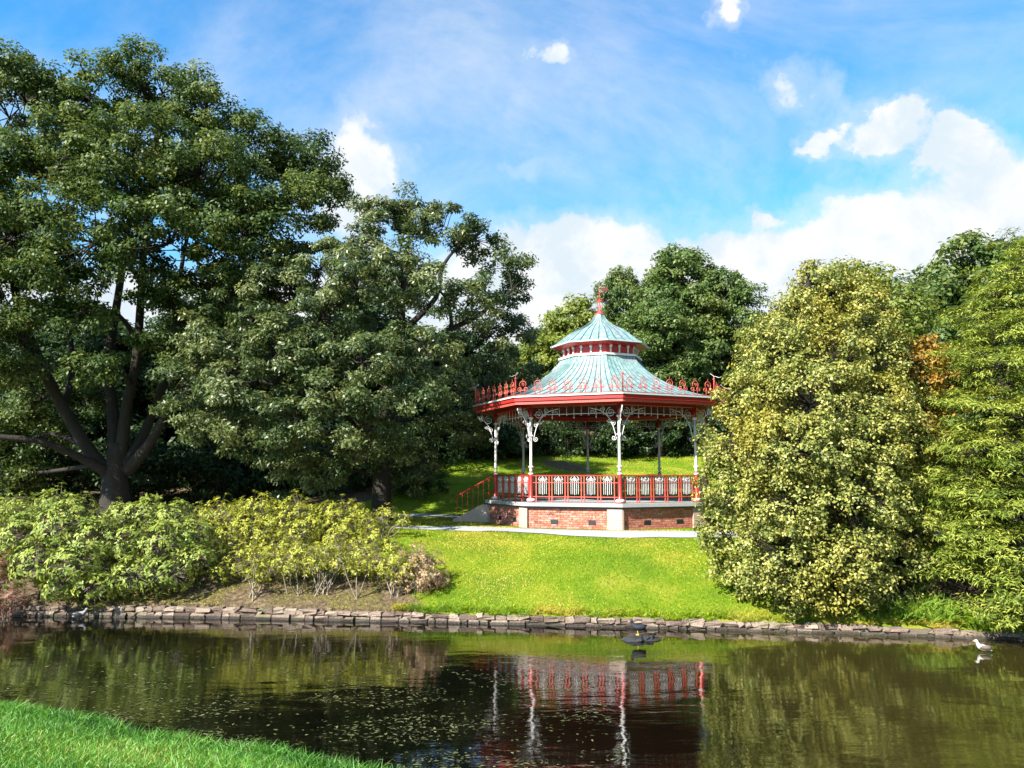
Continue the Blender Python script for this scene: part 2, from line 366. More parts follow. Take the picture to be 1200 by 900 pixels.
def sample_lobes(lobes, dens, shell=.35, bottom=.6):
    """clump centres near the surface of each ellipsoid (centre, radii), thinner underneath"""
    out_c, out_n, out_l = [], [], []
    for li, (c, r) in enumerate(lobes):
        c = np.array(c); r = np.array(r) if hasattr(r, '__len__') else np.array([r, r, r * .8])
        n = max(4, int(dens * (r[0] * r[1] * r[2]) ** (2 / 3)))
        u = rand_unit(n * 2); keep = (u[:, 2] > -.2) | (rng.random(len(u)) < bottom); u = u[keep][:n]
        rad = 1 - shell * rng.random((len(u), 1)) ** 1.5
        rad = np.where(rng.random((len(u), 1)) < .16, 1 + (.30 if r[0] < 1.6 else .13) * rng.random((len(u), 1)), rad)
        out_c.append(c + u * rad * r); out_n.append(norm(u / r)); out_l.append(np.full(len(u), li))
    return np.concatenate(out_c), np.concatenate(out_n), np.concatenate(out_l)
def make_tree(name, label, cat, base, limbs, lobes, leafm, barkm, dens, per, rc, Ll, Lw, group=None, trunk_sides=10, bough_r=.09,
              twig_r=.022, shell=.4, bottom=.6, squash=.65, rosette=False, up=.5, tvar=.25, twigs=True, parts=('trunk', 'crown')):
    base = np.array(base, float)
    t = thing(name, label, cat, base, 0, group)
    mb = MB(); nodes = []
    for l in limbs:
        l = [(p[0] - base[0], p[1] - base[1], p[2] - base[2], p[3]) for p in l]
        nodes += limb(mb, l, trunk_sides)
    lob = [(np.array(c, float) - base, r) for c, r in lobes]
    CC, ND, LI = sample_lobes(lob, dens, shell, bottom)
    npos = np.array([p for p, r in nodes]); nz = npos[:, 2]
    for li, (c, r) in enumerate(lob):
        score = np.linalg.norm(npos - c, axis=1) + np.maximum(0, nz - c[2]) * 1.5 + (nz < .12 * nz.max()) * 5
        j = int(np.argmin(score)); p0, r0 = nodes[j]
        rr = min(bough_r, r0 * .8); mid = (p0 + c) / 2 + rng.normal(size=3) * .12 * np.linalg.norm(c - p0) * .5 + np.array([0, 0, .08 * np.linalg.norm(c - p0)])
        bn = limb(mb, [(*p0, rr), (*mid, rr * .7), (*c, rr * .4)], 5, 3)
        if twigs:
            bp = np.array([p for p, q in bn])
            for cc in CC[LI == li]:
                q = bp[int(np.argmin(np.linalg.norm(bp - cc, axis=1)))]
                m1 = (q + cc) / 2 + rng.normal(size=3) * .07 * np.linalg.norm(cc - q)
                mb.tube([q, m1, cc], [twig_r, twig_r * .7, twig_r * .35], 3, False)
    mb.build(parts[0], barkm, t, smooth=True)
    V, ti = clump_leaves(CC, ND, rc * rng.uniform(.6, 1.3, len(CC)), per, Ll, Lw, squash, rosette, up, tvar=tvar)
    link(parts[1], quad_mesh(parts[1], V, ti), leafm, t)
    return t
def copy_tree(t, loc, rz, sc_, label, group=None):
    r = t.copy(); C.objects.link(r); r.location = tuple(float(x) for x in loc); r.rotation_euler = (0, 0, rz); r.scale = sc_ if hasattr(sc_, '__len__') else (sc_,) * 3
    r['label'] = label
    if group: r['group'] = group
    for ch in list(t.children):
        c = ch.copy(); C.objects.link(c); c.parent = r
    return r

# ------------------------------------------------------------------ ground, pond
WL = [onz(px, py, 0) for px, py in ((-120, 722), (52, 722), (160, 723), (270, 724.5), (486, 729), (620, 732), (780, 736.5), (990, 742.5), (1193, 750.5), (1300, 754))]
WX = np.array([p[0] for p in WL]); WY = np.array([p[1] for p in WL])
def yw(x): return np.interp(x, WX, WY)
E1 = onz(0, 836, .0); E2 = onz(335, 897, .0)
ed = (E2 - E1)[:2]; ed /= np.linalg.norm(ed); en = np.array([ed[1], -ed[0]])
if en.dot(-E1[:2]) < 0: en = -en
def near_dist(x, y): return (x - E1[0]) * en[0] + (y - E1[1]) * en[1] + .08 * np.sin(x * 1.7) + .05 * np.sin(x * 4.1 + 1)
def sstep(t): t = np.clip(t, 0, 1); return t * t * (3 - 2 * t)
def ground_z(x, y):
    x = np.asarray(x, float); y = np.asarray(y, float)
    s = y - yw(x); nd = near_dist(x, y)
    wt = .205 + .06 * sstep((-x - 3) / 5)
    rise = 1.84 - wt
    a = np.clip(s / 5.4, 0, 1)
    far = wt + rise * (1 - (1 - a) ** 1.45)
    t = np.maximum(0, y - 33.2)
    far = far + 14 * (1 - np.exp(-.0172 * t * (.55 + .45 * sstep((x + 13) / 8)) * sstep(t / 3)))
    far = far + .04 * np.sin(x * .9 + y * .5) * sstep((s - 1) / 3) * (np.hypot(x - 3.5, y - 29.9) > 6.5)
    near = np.where(nd > 0, np.minimum(.06 + .245 * nd, 2.6 + .01 * nd), np.maximum(-.8, .9 * nd))
    return np.where(s > .1, far, np.where(s > -1.5, np.maximum(near, -.8), near))
def soil_mask(x, y):
    x = np.asarray(x, float); y = np.asarray(y, float); s = y - yw(x)
    bed = sstep((-1.5 - x - .52 * (y - 19.5)) / 1.0) * (s > .1) * (y < 27.5 + .15 * x)
    wood = sstep((y - (37 + .25 * np.abs(x - 4) + np.where(x < -3.5, (x + 3.5) * 1.6, 0))) / 3) * (s > 0)
    wood = np.where((x > -4.2) & (x < 14) & (y < 48), 0, wood)
    under = sstep(1 - np.hypot(x - 10.5, y - 20.5) / 4.2) * (s > .5)
    worn = sstep(1.2 - np.hypot((x - 3.0 + (y - 44) * .5) / 1.6, (y - 44.) / 3.2)) * .8
    return np.clip(np.maximum.reduce([bed * .85, wood, under, worn * (y > 39)]), 0, 1)
xs = np.concatenate([np.linspace(-300, -40, 16), np.arange(-38, 38.1, .5), np.linspace(40, 300, 16)])
ynear = np.concatenate([np.linspace(-80, -6, 12), np.arange(-5, 14.3, .35)])
srows = np.concatenate([[-1.4, -.3, .02, .16], np.arange(.4, 14, .4), np.arange(14, 40, 1.0), np.linspace(42, 110, 14), np.linspace(130, 700, 8)])
rowsY = [np.full(len(xs), y) for y in ynear] + [yw(xs) + s for s in srows]
GY = np.array(rowsY); GX = np.tile(xs, (len(GY), 1)); GZ = ground_z(GX, GY)
iw = len(ynear) + 2
GZ[iw] = -.8
GZ[len(ynear)] = np.minimum(GZ[len(ynear)], np.where(near_dist(GX[len(ynear)], GY[len(ynear)]) > 0, GZ[len(ynear)], -.8))
nr, nc = GX.shape
me = bpy.data.meshes.new('ground')
ii = np.arange(nr * nc).reshape(nr, nc)
Q = np.stack([ii[:-1, :-1], ii[:-1, 1:], ii[1:, 1:], ii[1:, :-1]], -1).reshape(-1, 4)
me.from_pydata(np.stack([GX, GY, GZ], -1).reshape(-1, 3).tolist(), [], Q.tolist())
a = me.attributes.new('soil', 'FLOAT', 'POINT'); a.data.foreach_set('value', soil_mask(GX, GY).reshape(-1).astype(np.float32))
me.polygons.foreach_set('use_smooth', [True] * len(me.polygons))
tag(link('ground', me, M['ground']), kind='structure')
mb = MB()
wxs = np.concatenate([[-80], np.arange(-40, 40.1, 2), [80]])
mb.add([(x, -30, 0) for x in wxs] + [(x, float(yw(x)) + .06, 0) for x in wxs], [(i, i + 1, len(wxs) + i + 1, len(wxs) + i) for i in range(len(wxs) - 1)])
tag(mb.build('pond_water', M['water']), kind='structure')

def strip(name, pts, width, lift=.022):
    c = catmull([(p[0], p[1], 0) for p in pts], 8); mb = MB(); vs = []
    for i, p in enumerate(c):
        t = c[min(i + 1, len(c) - 1)] - c[max(i - 1, 0)]; t /= np.linalg.norm(t); nn = np.array([-t[1], t[0], 0])
        for k in np.linspace(-.5, .5, 5):
            q = p + nn * width * k * (1 + .03 * math.sin(i * 1.3)); vs.append((q[0], q[1], float(ground_z(q[0], q[1])) + lift))
    mb.add(vs, [(i * 5 + k + 1, i * 5 + k, i * 5 + k + 5, i * 5 + k + 6) for i in range(len(c) - 1) for k in range(4)])
    return tag(mb.build(name, M['path'], smooth=True), kind='structure')
PATH = [(26, 23.2), (16, 23.6), (9, 24.05), (5.5, 24.2), (3, 24.35), (.5, 25.3), (-1.8, 26.5), (-4.2, 27.5), (-8, 28.6), (-13, 29.6), (-26, 31)]
strip('path', PATH, 1.5)
strip('side_path', [(-1.6, 31.5), (-2.6, 33.2), (-4.8, 33.9), (-9, 34.2), (-16, 34.0)], 1.0, .026)

# stone edging of the pond: every block a part
ew = thing('stone_edging', 'low wall of rough pink grey stone blocks along the far edge of the pond', 'stone wall', (0, float(yw(0)), 0))
x = -13.2; NB = 0
def stone(x0, x1, z0, z1, proud):
    global NB
    xm = (x0 + x1) / 2; y0, y1 = float(yw(x0)), float(yw(x1)); t = np.array([x1 - x0, y1 - y0]); L = np.linalg.norm(t); t /= L
    mb = MB(); d = .34
    hx, hy, hz = (L - .018) / 2, d / 2, (z1 - z0 - .014) / 2
    # chamfered, uneven block
    vs = []; 
    for k, zz in enumerate((-hz, -hz * .6, hz * .6, hz)):
        ins = .022 if k in (0, 3) else 0.0
        for i, j in ((-1, -1), (1, -1), (1, 1), (-1, 1)):
            vs.append((i * (hx - ins) + rng.normal() * .016, j * (hy - ins) + rng.normal() * .022, zz + rng.normal() * .014))
    fs = [(3, 2, 1, 0), (12, 13, 14, 15)] + [(k * 4 + a, k * 4 + (a + 1) % 4, k * 4 + 4 + (a + 1) % 4, k * 4 + 4 + a) for k in range(3) for a in range(4)]
    mb.add(vs, fs)
    mb.build('stone', M['kerb'], ew, (xm, (y0 + y1) / 2 - float(yw(0)) + .13 - proud, (z0 + z1) / 2), math.atan2(t[1], t[0])); NB += 1
top_of = lambda x: .21 + .06 * float(sstep((-x - 3) / 5)) - .03 * float(sstep((x - 7) / 3))
for course in range(2):
    x = -13.4 + course * .17
    while x < 12.4:
        two = x < -1.6 + rng.normal() * .3
        wd = rng.uniform(.14, .42) if course else rng.uniform(.18, .5)
        tp = top_of(x)
        split = tp * (.50 if x < -1.6 else .36) + rng.normal() * .006
        if course == 0: stone(x, x + wd, -.16, split, rng.uniform(0, .03) + .03)
        elif rng.random() > (.0 if x < 5 else .06): stone(x, x + wd, split, tp + rng.normal() * .012, rng.uniform(-.02, .025))
        x += wd

mb = MB(); cx = np.arange(-13.3, 12.5, .3); vs = []
for q in cx:
    y0 = float(yw(q)) - float(yw(0)); tp = top_of(q) - .035
    vs += [(q, y0 + .005, -.2), (q, y0 + .005, tp), (q, y0 + .26, tp), (q, y0 + .26, -.2)]
mb.add(vs, [(i * 4 + k, i * 4 + 4 + k, i * 4 + 4 + (k + 1) % 4, i * 4 + (k + 1) % 4) for i in range(len(cx) - 1) for k in range(4)])
mb.build('mortar_core', stonemat('joint_mortar', [(.07, .055, .04), (.16, .13, .10)], 8, .95, .02), ew)

# ------------------------------------------------------------------ bandstand
BX, BY, BZ = 3.47, 29.9, 1.84
RB = math.radians(1.8)
bs = thing('bandstand', 'octagonal bandstand with verdigris copper roof, red and white ironwork on a brick base', 'bandstand', (BX, BY, BZ - .02), RB)
def ang(k): return -PI / 2 + k * PI / 4
def P8(R, k, z): return np.array([R * math.cos(ang(k)), R * math.sin(ang(k)), z])
FL = .88           # floor above ground
def octa_prism(R0, R1, z0, z1):
    mb = MB(); vs = [P8(R0, k, z0) for k in range(8)] + [P8(R1, k, z1) for k in range(8)]
    mb.add(vs, [tuple(range(7, -1, -1)), tuple(range(8, 16))] + [(k, (k + 1) % 8, 8 + (k + 1) % 8, 8 + k) for k in range(8)]); return mb
RW = 4.32          # corner radius of the brick face
octa_prism(RW - .03, RW - .03, -.25, .70).build('base_core', M['mortar'], bs)
octa_prism(RW + .10, RW + .10, .70, .765).build('coping', M['darkslab'], bs)
octa_prism(RW + .19, RW + .17, .765, FL).build('floor_slab', M['slab'], bs)
def face_frame(R, k):
    p0, p1 = P8(R, k, 0), P8(R, k + 1, 0); t = p1 - p0; L = np.linalg.norm(t); t /= L; n = np.array([t[1], -t[0], 0]); return p0, t, n, L
p0, t, n, L = face_frame(RW, 0)
PW = .50
mesh_b = []
for var in range(2):
    mb = MB(); zc = .0; row = 0; z = -.12
    while z < .69:
        x = .06 - (.11 if row % 2 else 0)
        while x < L - PW:
            x0, x1 = max(x, .04), min(x + .215, L - PW + .02)
            if x1 - x0 > .04:
                c = p0 + t * (x0 + x1) / 2 + n * rng.uniform(-.018, -.008) + np.array([0, 0, z + .0325])
                mb.box(c, (x1 - x0, .05, .063), t, n, (0, 0, 1), tint=float(np.clip(rng.normal(.55, .25), 0, 1)))
            x += .226
        z += .075; row += 1
    mesh_b.append(mb.mesh('brickwork', tint=True))
for k in range(8):
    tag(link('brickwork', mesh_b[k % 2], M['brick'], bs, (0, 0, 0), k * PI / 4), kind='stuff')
mbp = MB(); 
def pier_mesh():
    mb = MB()
    a = P8(RW + .09, 0, 0); tl = face_frame(RW + .09, -1); tr = face_frame(RW + .09, 0)
    q1 = a - tl[1] * .50; q2 = a + tr[1] * .07
    i1 = q1 - tl[2] * .3; i2 = q2 - tr[2] * .2
    poly = [q1, a, q2, i2, i1]
    for z0, z1, s in ((-.25, .0, .012), (.006, .345, 0), (.352, .698, 0)):
        cz = sum(poly) / 5
        pp = [cz + (p - cz) * (1 + s) for p in poly]
        mb.add([(*p[:2], z0) for p in pp] + [(*p[:2], z1) for p in pp], [(4, 3, 2, 1, 0), (5, 6, 7, 8, 9)] + [(i, (i + 1) % 5, 5 + (i + 1) % 5, 5 + i) for i in range(5)])
    return mb.mesh('corner_pier')
pm = pier_mesh()
for k in range(8): link('corner_pier', pm, M['pier'], bs, (0, 0, 0), k * PI / 4)
mb = MB(); mb.box((0, 0, 0), (.27, .04, .15)); 
for i in range(3): mb.box((0, -.022, -.045 + i * .045), (.24, .012, .018))
vm = mb.mesh('air_vent')
for k in range(8):
    pk, tk, nk, Lk = face_frame(RW + .0, k)
    for f in (.30, .70):
        c = pk + tk * Lk * f + nk * -.004
        link('air_vent', vm, M['vent'], bs, (c[0], c[1], .24), math.atan2(tk[1], tk[0]))
# columns
RC = 4.10; ZT = 4.18     # underside of the ring beam above ground
def spiral(c, r0, turns, a0, d, n=22, r1=.012):
    return [(c[0] + (r0 + (r1 - r0) * i / n) * math.cos(a0 + d * turns * 2 * PI * i / n), c[1] + (r0 + (r1 - r0) * i / n) * math.sin(a0 + d * turns * 2 * PI * i / n)) for i in range(n + 1)]
def arc(c, r, a0, a1, n=12): return [(c[0] + r * math.cos(a0 + (a1 - a0) * i / n), c[1] + r * math.sin(a0 + (a1 - a0) * i / n)) for i in range(n + 1)]
def bracket_mesh(L=.95, Hh=1.05):
    """scrolled iron bracket in the plane x (out from column) / z (down from top)"""
    mb = MB(); rt = .0125
    T3 = lambda pts: [(p[0], 0, p[1]) for p in pts]
    sweep = [(.05, -Hh), (.10, -Hh * .80), (.20, -Hh * .52), (.38, -Hh * .28), (.62, -.13), (L, -.05)]
    mb.tube([q for q in catmull([(p[0], 0, p[1]) for p in sweep], 4)], .016, 5)
    mb.tube(T3(spiral((.22, -.22), .17, 2.0, PI * .5, -1)), rt, 4)
    mb.tube(T3(spiral((.52, -.13 + .02), .10, 1.6, PI * .5, 1)), rt * .9, 4)
    mb.tube(T3(spiral((.14, -.60), .10, 1.6, 0, 1)), rt * .9, 4)
    mb.tube(T3(spiral((L - .10, -.17), .11, 1.5, PI * .5, 1)), rt, 4)
    mb.tube(T3(spiral((.12, -Hh - .04), .09, 1.5, PI * .9, 1)), rt, 4)
    mb.tube(T3(spiral((.30, -.50), .06, 1.2, 0, -1)), rt * .8, 4)
    return mb.mesh('scroll_bracket', True)
brm = bracket_mesh(); brm_out = bracket_mesh(.62, .95)
cm = {}
mb = MB(); mb.lathe([(.05, 1.05), (.053, 1.1), (.046, 2.2), (.044, 2.95)], n=12); cm['col'] = mb.mesh('column', True)
mb = MB(); mb.lathe([(.14, 0), (.14, .06), (.105, .09), (.12, .13), (.10, .17), (.075, .22), (.068, .9), (.06, 1.05)], n=12); cm['low'] = mb.mesh('lower_shaft', True)
mb = MB(); mb.lathe([(.052, 2.9), (.056, 3.0), (.06, ZT - FL)], n=12); cm['up'] = mb.mesh('upper_shaft', True)
mb = MB(); mb.lathe([(.05, -.04), (.082, -.025), (.09, 0), (.082, .025), (.05, .04)], n=12); cm['ring'] = mb.mesh('collar', True)
mb = MB(); mb.lathe([(.13, .03), (.155, .05), (.155, .11), (.12, .13)], n=12); cm['foot'] = mb.mesh('base_ring', True)
for k in range(8):
    pc = P8(RC, k, FL)
    c = link('column', cm['col'], M['palegrey'], bs, pc, ang(k))
    link('lower_shaft', cm['low'], M['red'], c); link('upper_shaft', cm['up'], M['red'], c); link('base_ring', cm['foot'], M['white'], c)
    for z in (.98, 1.22, 2.30, 2.92): link('collar', cm['ring'], M['white'], c, (0, 0, z))
    for rz, me_ in ((math.radians(112.5), brm), (-math.radians(112.5), brm), (0, brm_out)):
        link('scroll_bracket', me_, M['palegrey'], c, (.06 * math.cos(rz), .06 * math.sin(rz), ZT - FL - .03), rz)
# frieze under the ring beam: rods and drops, one part per bay
mb = MB(); pa, tb, nb, Lb = face_frame(RC, 0)
for z in (ZT - .27,):
    mb.tube([pa + tb * .1 + np.array([0, 0, z]), pa + tb * (Lb - .1) + np.array([0, 0, z])], .014, 5)
for i in range(2, 11):
    q = pa + tb * Lb * i / 12; d = .40 if i % 3 == 0 else .31
    mb.tube([q + np.array([0, 0, ZT - .02]), q + np.array([0, 0, ZT - d])], .013, 4)
    mb.lathe([(.004, -.03), (.028, 0), (.004, .03)], (q[0], q[1]), 6, z0=ZT - d)
fm = mb.mesh('frieze', True)
for k in range(8): link('frieze', fm, M['palegrey'], bs, (0, 0, 0), k * PI / 4)
# ring beam, soffit, fascia
mb = MB()
for k in range(8):
    q0, tt, nn, LL = face_frame(RC, k); c = q0 + tt * LL / 2 + np.array([0, 0, ZT + .09]); mb.box(c, (LL + .06, .16, .18), tt, nn)
mb.build('ring_beam', M['red'], bs)
RE = 4.95; ZE = 4.46     # eave above ground
mb = MB()
rings = [(RE - .06, ZE - .20), (RC + .02, ZT + .19), (1.4, 5.3), (.05, 5.4)]
vs = [P8(r, k, z) for r, z in rings for k in range(8)]
mb.add(vs, [(i * 8 + k, (i + 1) * 8 + k, (i + 1) * 8 + (k + 1) % 8, i * 8 + (k + 1) % 8) for i in range(3) for k in range(8)]); mb.build('soffit', M['soffit'], bs)
def fascia_mesh(R, z0, z1, th, R2=None):
    R2 = R2 or R
    mb = MB(); mb.add([P8(R, 0, z0), P8(R, 1, z0), P8(R2, 1, z1), P8(R2, 0, z1), P8(R - th, 0, z0), P8(R - th, 1, z0), P8(R2 - th, 1, z1), P8(R2 - th, 0, z1)],
                      [(0, 1, 2, 3), (5, 4, 7, 6), (1, 0, 4, 5), (3, 2, 6, 7)]); return mb
f1 = fascia_mesh(RE, ZE - .13, ZE - .005, .05).mesh('fascia'); f2 = fascia_mesh(RE - .05, ZE - .24, ZE - .135, .05).mesh('lower_fascia')
gm = fascia_mesh(RE + .05, ZE, ZE + .05, .12).mesh('gutter')
for k in range(8):
    link('fascia', f1, M['red'], bs, (0, 0, 0), k * PI / 4); link('lower_fascia', f2, M['pinkred'], bs, (0, 0, 0), k * PI / 4); link('gutter', gm, M['gutter'], bs, (0, 0, 0), k * PI / 4)
# roof panels, each with its raised seams
def panel_set(prof, n, name):
    res = []
    for j in range(n):
        mb = MB(); vs = []; a0, a1 = j / n, (j + 1) / n
        for r, z in prof:
            A, B = P8(r, 0, z), P8(r, 1, z)
            q0, q1 = A + (B - A) * a0, A + (B - A) * a1
            lift = .02
            vs += [q0, q0 + (q1 - q0) * .08 + np.array([0, 0, lift]), q0 + (q1 - q0) * .16, q1]
        mi = []
        for i in range(len(prof) - 1):
            o = i * 4
            mb.add([], [])
        fs = [(o + c, o + c + 1, o + c + 5, o + c + 4) for o in range(0, (len(prof) - 1) * 4, 4) for c in range(3)]
        mb.add(vs, fs); mb.mi = [1 if i % 3 < 2 else 0 for i in range(len(fs))]
        res.append(mb.mesh(name))
    return res
PR1 = [(RE + .02, ZE + .05), (4.45, ZE + .15), (3.85, ZE + .33), (3.2, ZE + .60), (2.6, ZE + .92), (2.1, ZE + 1.27), (1.75, ZE + 1.60), (1.58, ZE + 1.86)]
def fine(pr, k=2): return [tuple(p) for p in catmull([(a, b, 0) for a, b in pr], k)]
PR1 = [(p[0], p[1]) for p in fine(PR1)]
for j, me_ in enumerate(panel_set(PR1, 10, 'roof_panel')):
    for k in range(8): link('roof_panel', me_, [M['copper'], M['seam']], bs, (0, 0, 0), k * PI / 4)
ZN = ZE + 1.86
octa_prism(1.66, 1.66, ZN - .03, ZN + .05).build('lantern_sill', M['white'], bs)
octa_prism(1.50, 1.50, ZN + .05, ZN + .46).build('lantern', M['red'], bs)
lt = bs.children[-1]
mb = MB(); q0, tt, nn, LL = face_frame(1.50, 0)
mb.box(q0 + tt * LL / 2 + nn * .02 + np.array([0, 0, 0]), (.05, .05, .28), tt, nn); mb.lathe([(.02, .05), (.07, .10), (.05, .17), (.02, .2)], tuple((q0 + tt * LL / 2 + nn * .04)[:2]), 6)
lb = mb.mesh('lantern_bracket')
for k in range(8):
    for f in (-.33, 0, .33):
        a_ = k * PI / 4; off = tt * LL * f; off = np.array([off[0] * math.cos(a_) - off[1] * math.sin(a_), off[0] * math.sin(a_) + off[1] * math.cos(a_), ZN + .22])
        link('lantern_bracket', lb, M['white'], bs, off, a_)
ZC = ZN + .46
octa_prism(1.62, 1.88, ZC - .08, ZC + .0).build('cupola_cornice', M['red'], bs)
octa_prism(1.96, 1.96, ZC, ZC + .05).build('cupola_gutter', M['gutter'], bs)
PR2 = [(1.93, ZC + .05), (1.72, ZC + .17), (1.45, ZC + .38), (1.15, ZC + .60), (.80, ZC + .78), (.50, ZC + .95), (.30, ZC + 1.15), (.19, ZC + 1.36)]
PR2 = [(p[0], p[1]) for p in fine(PR2)]
for j, me_ in enumerate(panel_set(PR2, 4, 'cupola_panel')):
    for k in range(8): link('cupola_panel', me_, [M['copper'], M['seam']], bs, (0, 0, 0), k * PI / 4)
ZF = ZC + 1.36
fin = MB(); fin.lathe([(.22, -.02), (.2, .03), (.07, .08), (.035, .12), (.016, .72), (.03, .75), (.012, .78), (.008, 1.2), (.002, 1.3)], n=8, z0=ZF); fo = fin.build('finial', M['pinkred'], bs, smooth=True)
mb = MB()
for q in range(4):
    ca, sa = math.cos(q * PI / 2 + .4), math.sin(q * PI / 2 + .4)
    for cz, r0, tr, a0, d in ((.12, .075, 1.3, PI, -1), (.34, .055, 1.2, PI, 1), (.56, .095, 1.3, PI, -1)):
        mb.tube([((.02 + r0 + p[0]) * ca, (.02 + r0 + p[0]) * sa, ZF + cz + p[1]) for p in spiral((0, 0), r0, tr, a0, d, 12)], .007, 4)
mb.build('finial_scroll', M['pinkred'], fo)
mb = MB(); mb.tube([(-.22, -.05, ZF + 0.88), (.30, .05, ZF + 0.88)], .012, 4); mb.tube([(0, -.2, ZF + 0.80), (0, .2, ZF + 0.80)], .010, 4)
mb.add([(.08, .012, ZF + 0.98), (.34, .05, ZF + 0.96), (.36, .05, ZF + 1.12), (.05, .01, ZF + 1.08), (.08, -.012, ZF + 0.98), (.34, .03, ZF + 0.96), (.36, .03, ZF + 1.12), (.05, -.01, ZF + 1.08)], [(0, 1, 2, 3), (7, 6, 5, 4), (0, 4, 5, 1), (1, 5, 6, 2), (2, 6, 7, 3), (3, 7, 4, 0)])
mb.build('weather_vane', M['soffit'], fo)
# cresting along the eave
def crest_mesh():
    mb = MB(); r = .013
    T3 = lambda pts: [(p[0], 0, p[1]) for p in pts]
    mb.tube([(-.09, 0, 0), (-.06, 0, .28)], r, 4); mb.tube([(.09, 0, 0), (.06, 0, .28)], r, 4)
    mb.tube(T3(spiral((-.13, .20), .085, 1.3, 0, 1, 14)), r, 4); mb.tube(T3(spiral((.13, .20), .085, 1.3, PI, -1, 14)), r, 4)
    mb.tube(T3(arc((0, .38), .12, -.25 * PI, 1.25 * PI, 14)), r, 4)
    mb.tube([(-.10, 0, .17), (.10, 0, .17)], r * .9, 4)
    mb.tube([(0, 0, .5), (0, 0, .60)], [r, .004], 4); mb.tube(T3(spiral((0, .38), .06, 1.3, -PI / 2, 1, 10)), r * .8, 4)
    return mb.mesh('cresting_scroll', True)
crm = crest_mesh()
mb = MB(); mb.tube([(0, 0, 0), (0, 0, .62), (0, 0, .74)], [.035, .022, .006], 6); mb.lathe([(.01, -.04), (.05, 0), (.01, .04)], n=8, z0=.6)
cpm = mb.mesh('corner_spike', True)
mb = MB(); mb.tube(catmull([(.0, 0, .70), (.08, 0, .69), (.19, 0, .645), (.30, 0, .665)], 3), [.008] * 9 + [.002], 4); mb.tube(catmull([(0, 0, .70), (-.05, 0, .75), (-.14, 0, .82)], 3), .007, 4)
dgm = mb.mesh('dragon_wing', True)
RCR = RE - .06
for k in range(8):
    pc = P8(RCR, k, ZE + .07); s_ = link('corner_spike', cpm, M['pinkred'], bs, pc, ang(k)); link('spike_scroll', dgm, M['palegrey'], s_)
    q0, tt, nn, LL = face_frame(RCR, k)
    for i in range(7):
        c = q0 + tt * LL * (i + .5 + .0) / 7 + np.array([0, 0, ZE + .07]); link('cresting_scroll', crm, M['pinkred'], bs, c, math.atan2(tt[1], tt[0]))
mb = MB(); q0, tt, nn, LL = face_frame(RCR, 0); mb.tube([q0 + np.array([0, 0, ZE + .085]), q0 + tt * LL + np.array([0, 0, ZE + .085])], .014, 5)
crr = mb.mesh('cresting_rail')
for k in range(8): link('cresting_rail', crr, M['pinkred'], bs, (0, 0, 0), k * PI / 4)
# balustrade: rails, red uprights, pale ornamental panels (no balustrade in the stair bay, k = 5)
RR = RC; HR = .92
q0, tt, nn, LL = face_frame(RR, 0)
mb = MB(); mb.box(q0 + tt * LL / 2 + np.array([0, 0, FL + HR]), (LL - .12, .06, .035), tt, nn); rail_t = mb.mesh('top_rail')
mb = MB(); mb.box(q0 + tt * LL / 2 + np.array([0, 0, FL + .20]), (LL - .14, .028, .028), tt, nn); rail_b = mb.mesh('bottom_rail')
mb = MB(); mb.box(q0 + tt * LL / 2 + np.array([0, 0, FL + .68]), (LL - .14, .022, .022), tt, nn); rail_m = mb.mesh('middle_rail')
mb = MB(); mb.box((0, 0, FL + HR / 2), (.032, .032, HR - .02)); upm = mb.mesh('upright')
def panel_mesh():
    mb = MB(); r = .012
    for x in (-.13, -.065, .065, .13): mb.box((x, 0, .31), (.013, .012, .44))
    mb.box((0, 0, .36), (.018, .014, .58))
    mb.tube([(p[0], 0, p[1]) for p in arc((0, .56), .155, 0, PI, 10)], r, 4)
    for s in (-1, 1): mb.tube([(p[0], 0, p[1]) for p in spiral((s * .085, .575), .055, 1.2, 0 if s < 0 else PI, s, 10)], r * .8, 4)
    mb.add([(0, -.012, .53), (.045, -.012, .60), (0, -.012, .72), (-.045, -.012, .60), (0, .012, .53), (.045, .012, .60), (0, .012, .72), (-.045, .012, .60)],
           [(0, 1, 2, 3), (7, 6, 5, 4), (0, 4, 5, 1), (1, 5, 6, 2), (2, 6, 7, 3), (3, 7, 4, 0)])
    mb.box((0, -.014, .615), (.13, .012, .022)); return mb.mesh('railing_panel')
rpm = panel_mesh()
for k in range(8):
    if k == 5: continue                                   # the stair opening on the far left bay
    link('top_rail', rail_t, M['red'], bs, (0, 0, 0), k * PI / 4); link('bottom_rail', rail_b, M['pinkred'], bs, (0, 0, 0), k * PI / 4); link('middle_rail', rail_m, M['pinkred'], bs, (0, 0, 0), k * PI / 4)
    qk, tk, nk, Lk = face_frame(RR, k); rz = math.atan2(tk[1], tk[0])
    for i in range(5):
        f = .14 + (Lk - .28) * (i + .5) / 5; c = qk + tk * f; link('railing_panel', rpm, M['palegrey'], bs, (c[0], c[1], FL + .2), rz)
        for s in (-1, 1):
            c = qk + tk * (f + s * .235); link('upright', upm, M['pinkred'] if k in (7, 0) else M['red'], bs, (c[0], c[1], 0), rz)
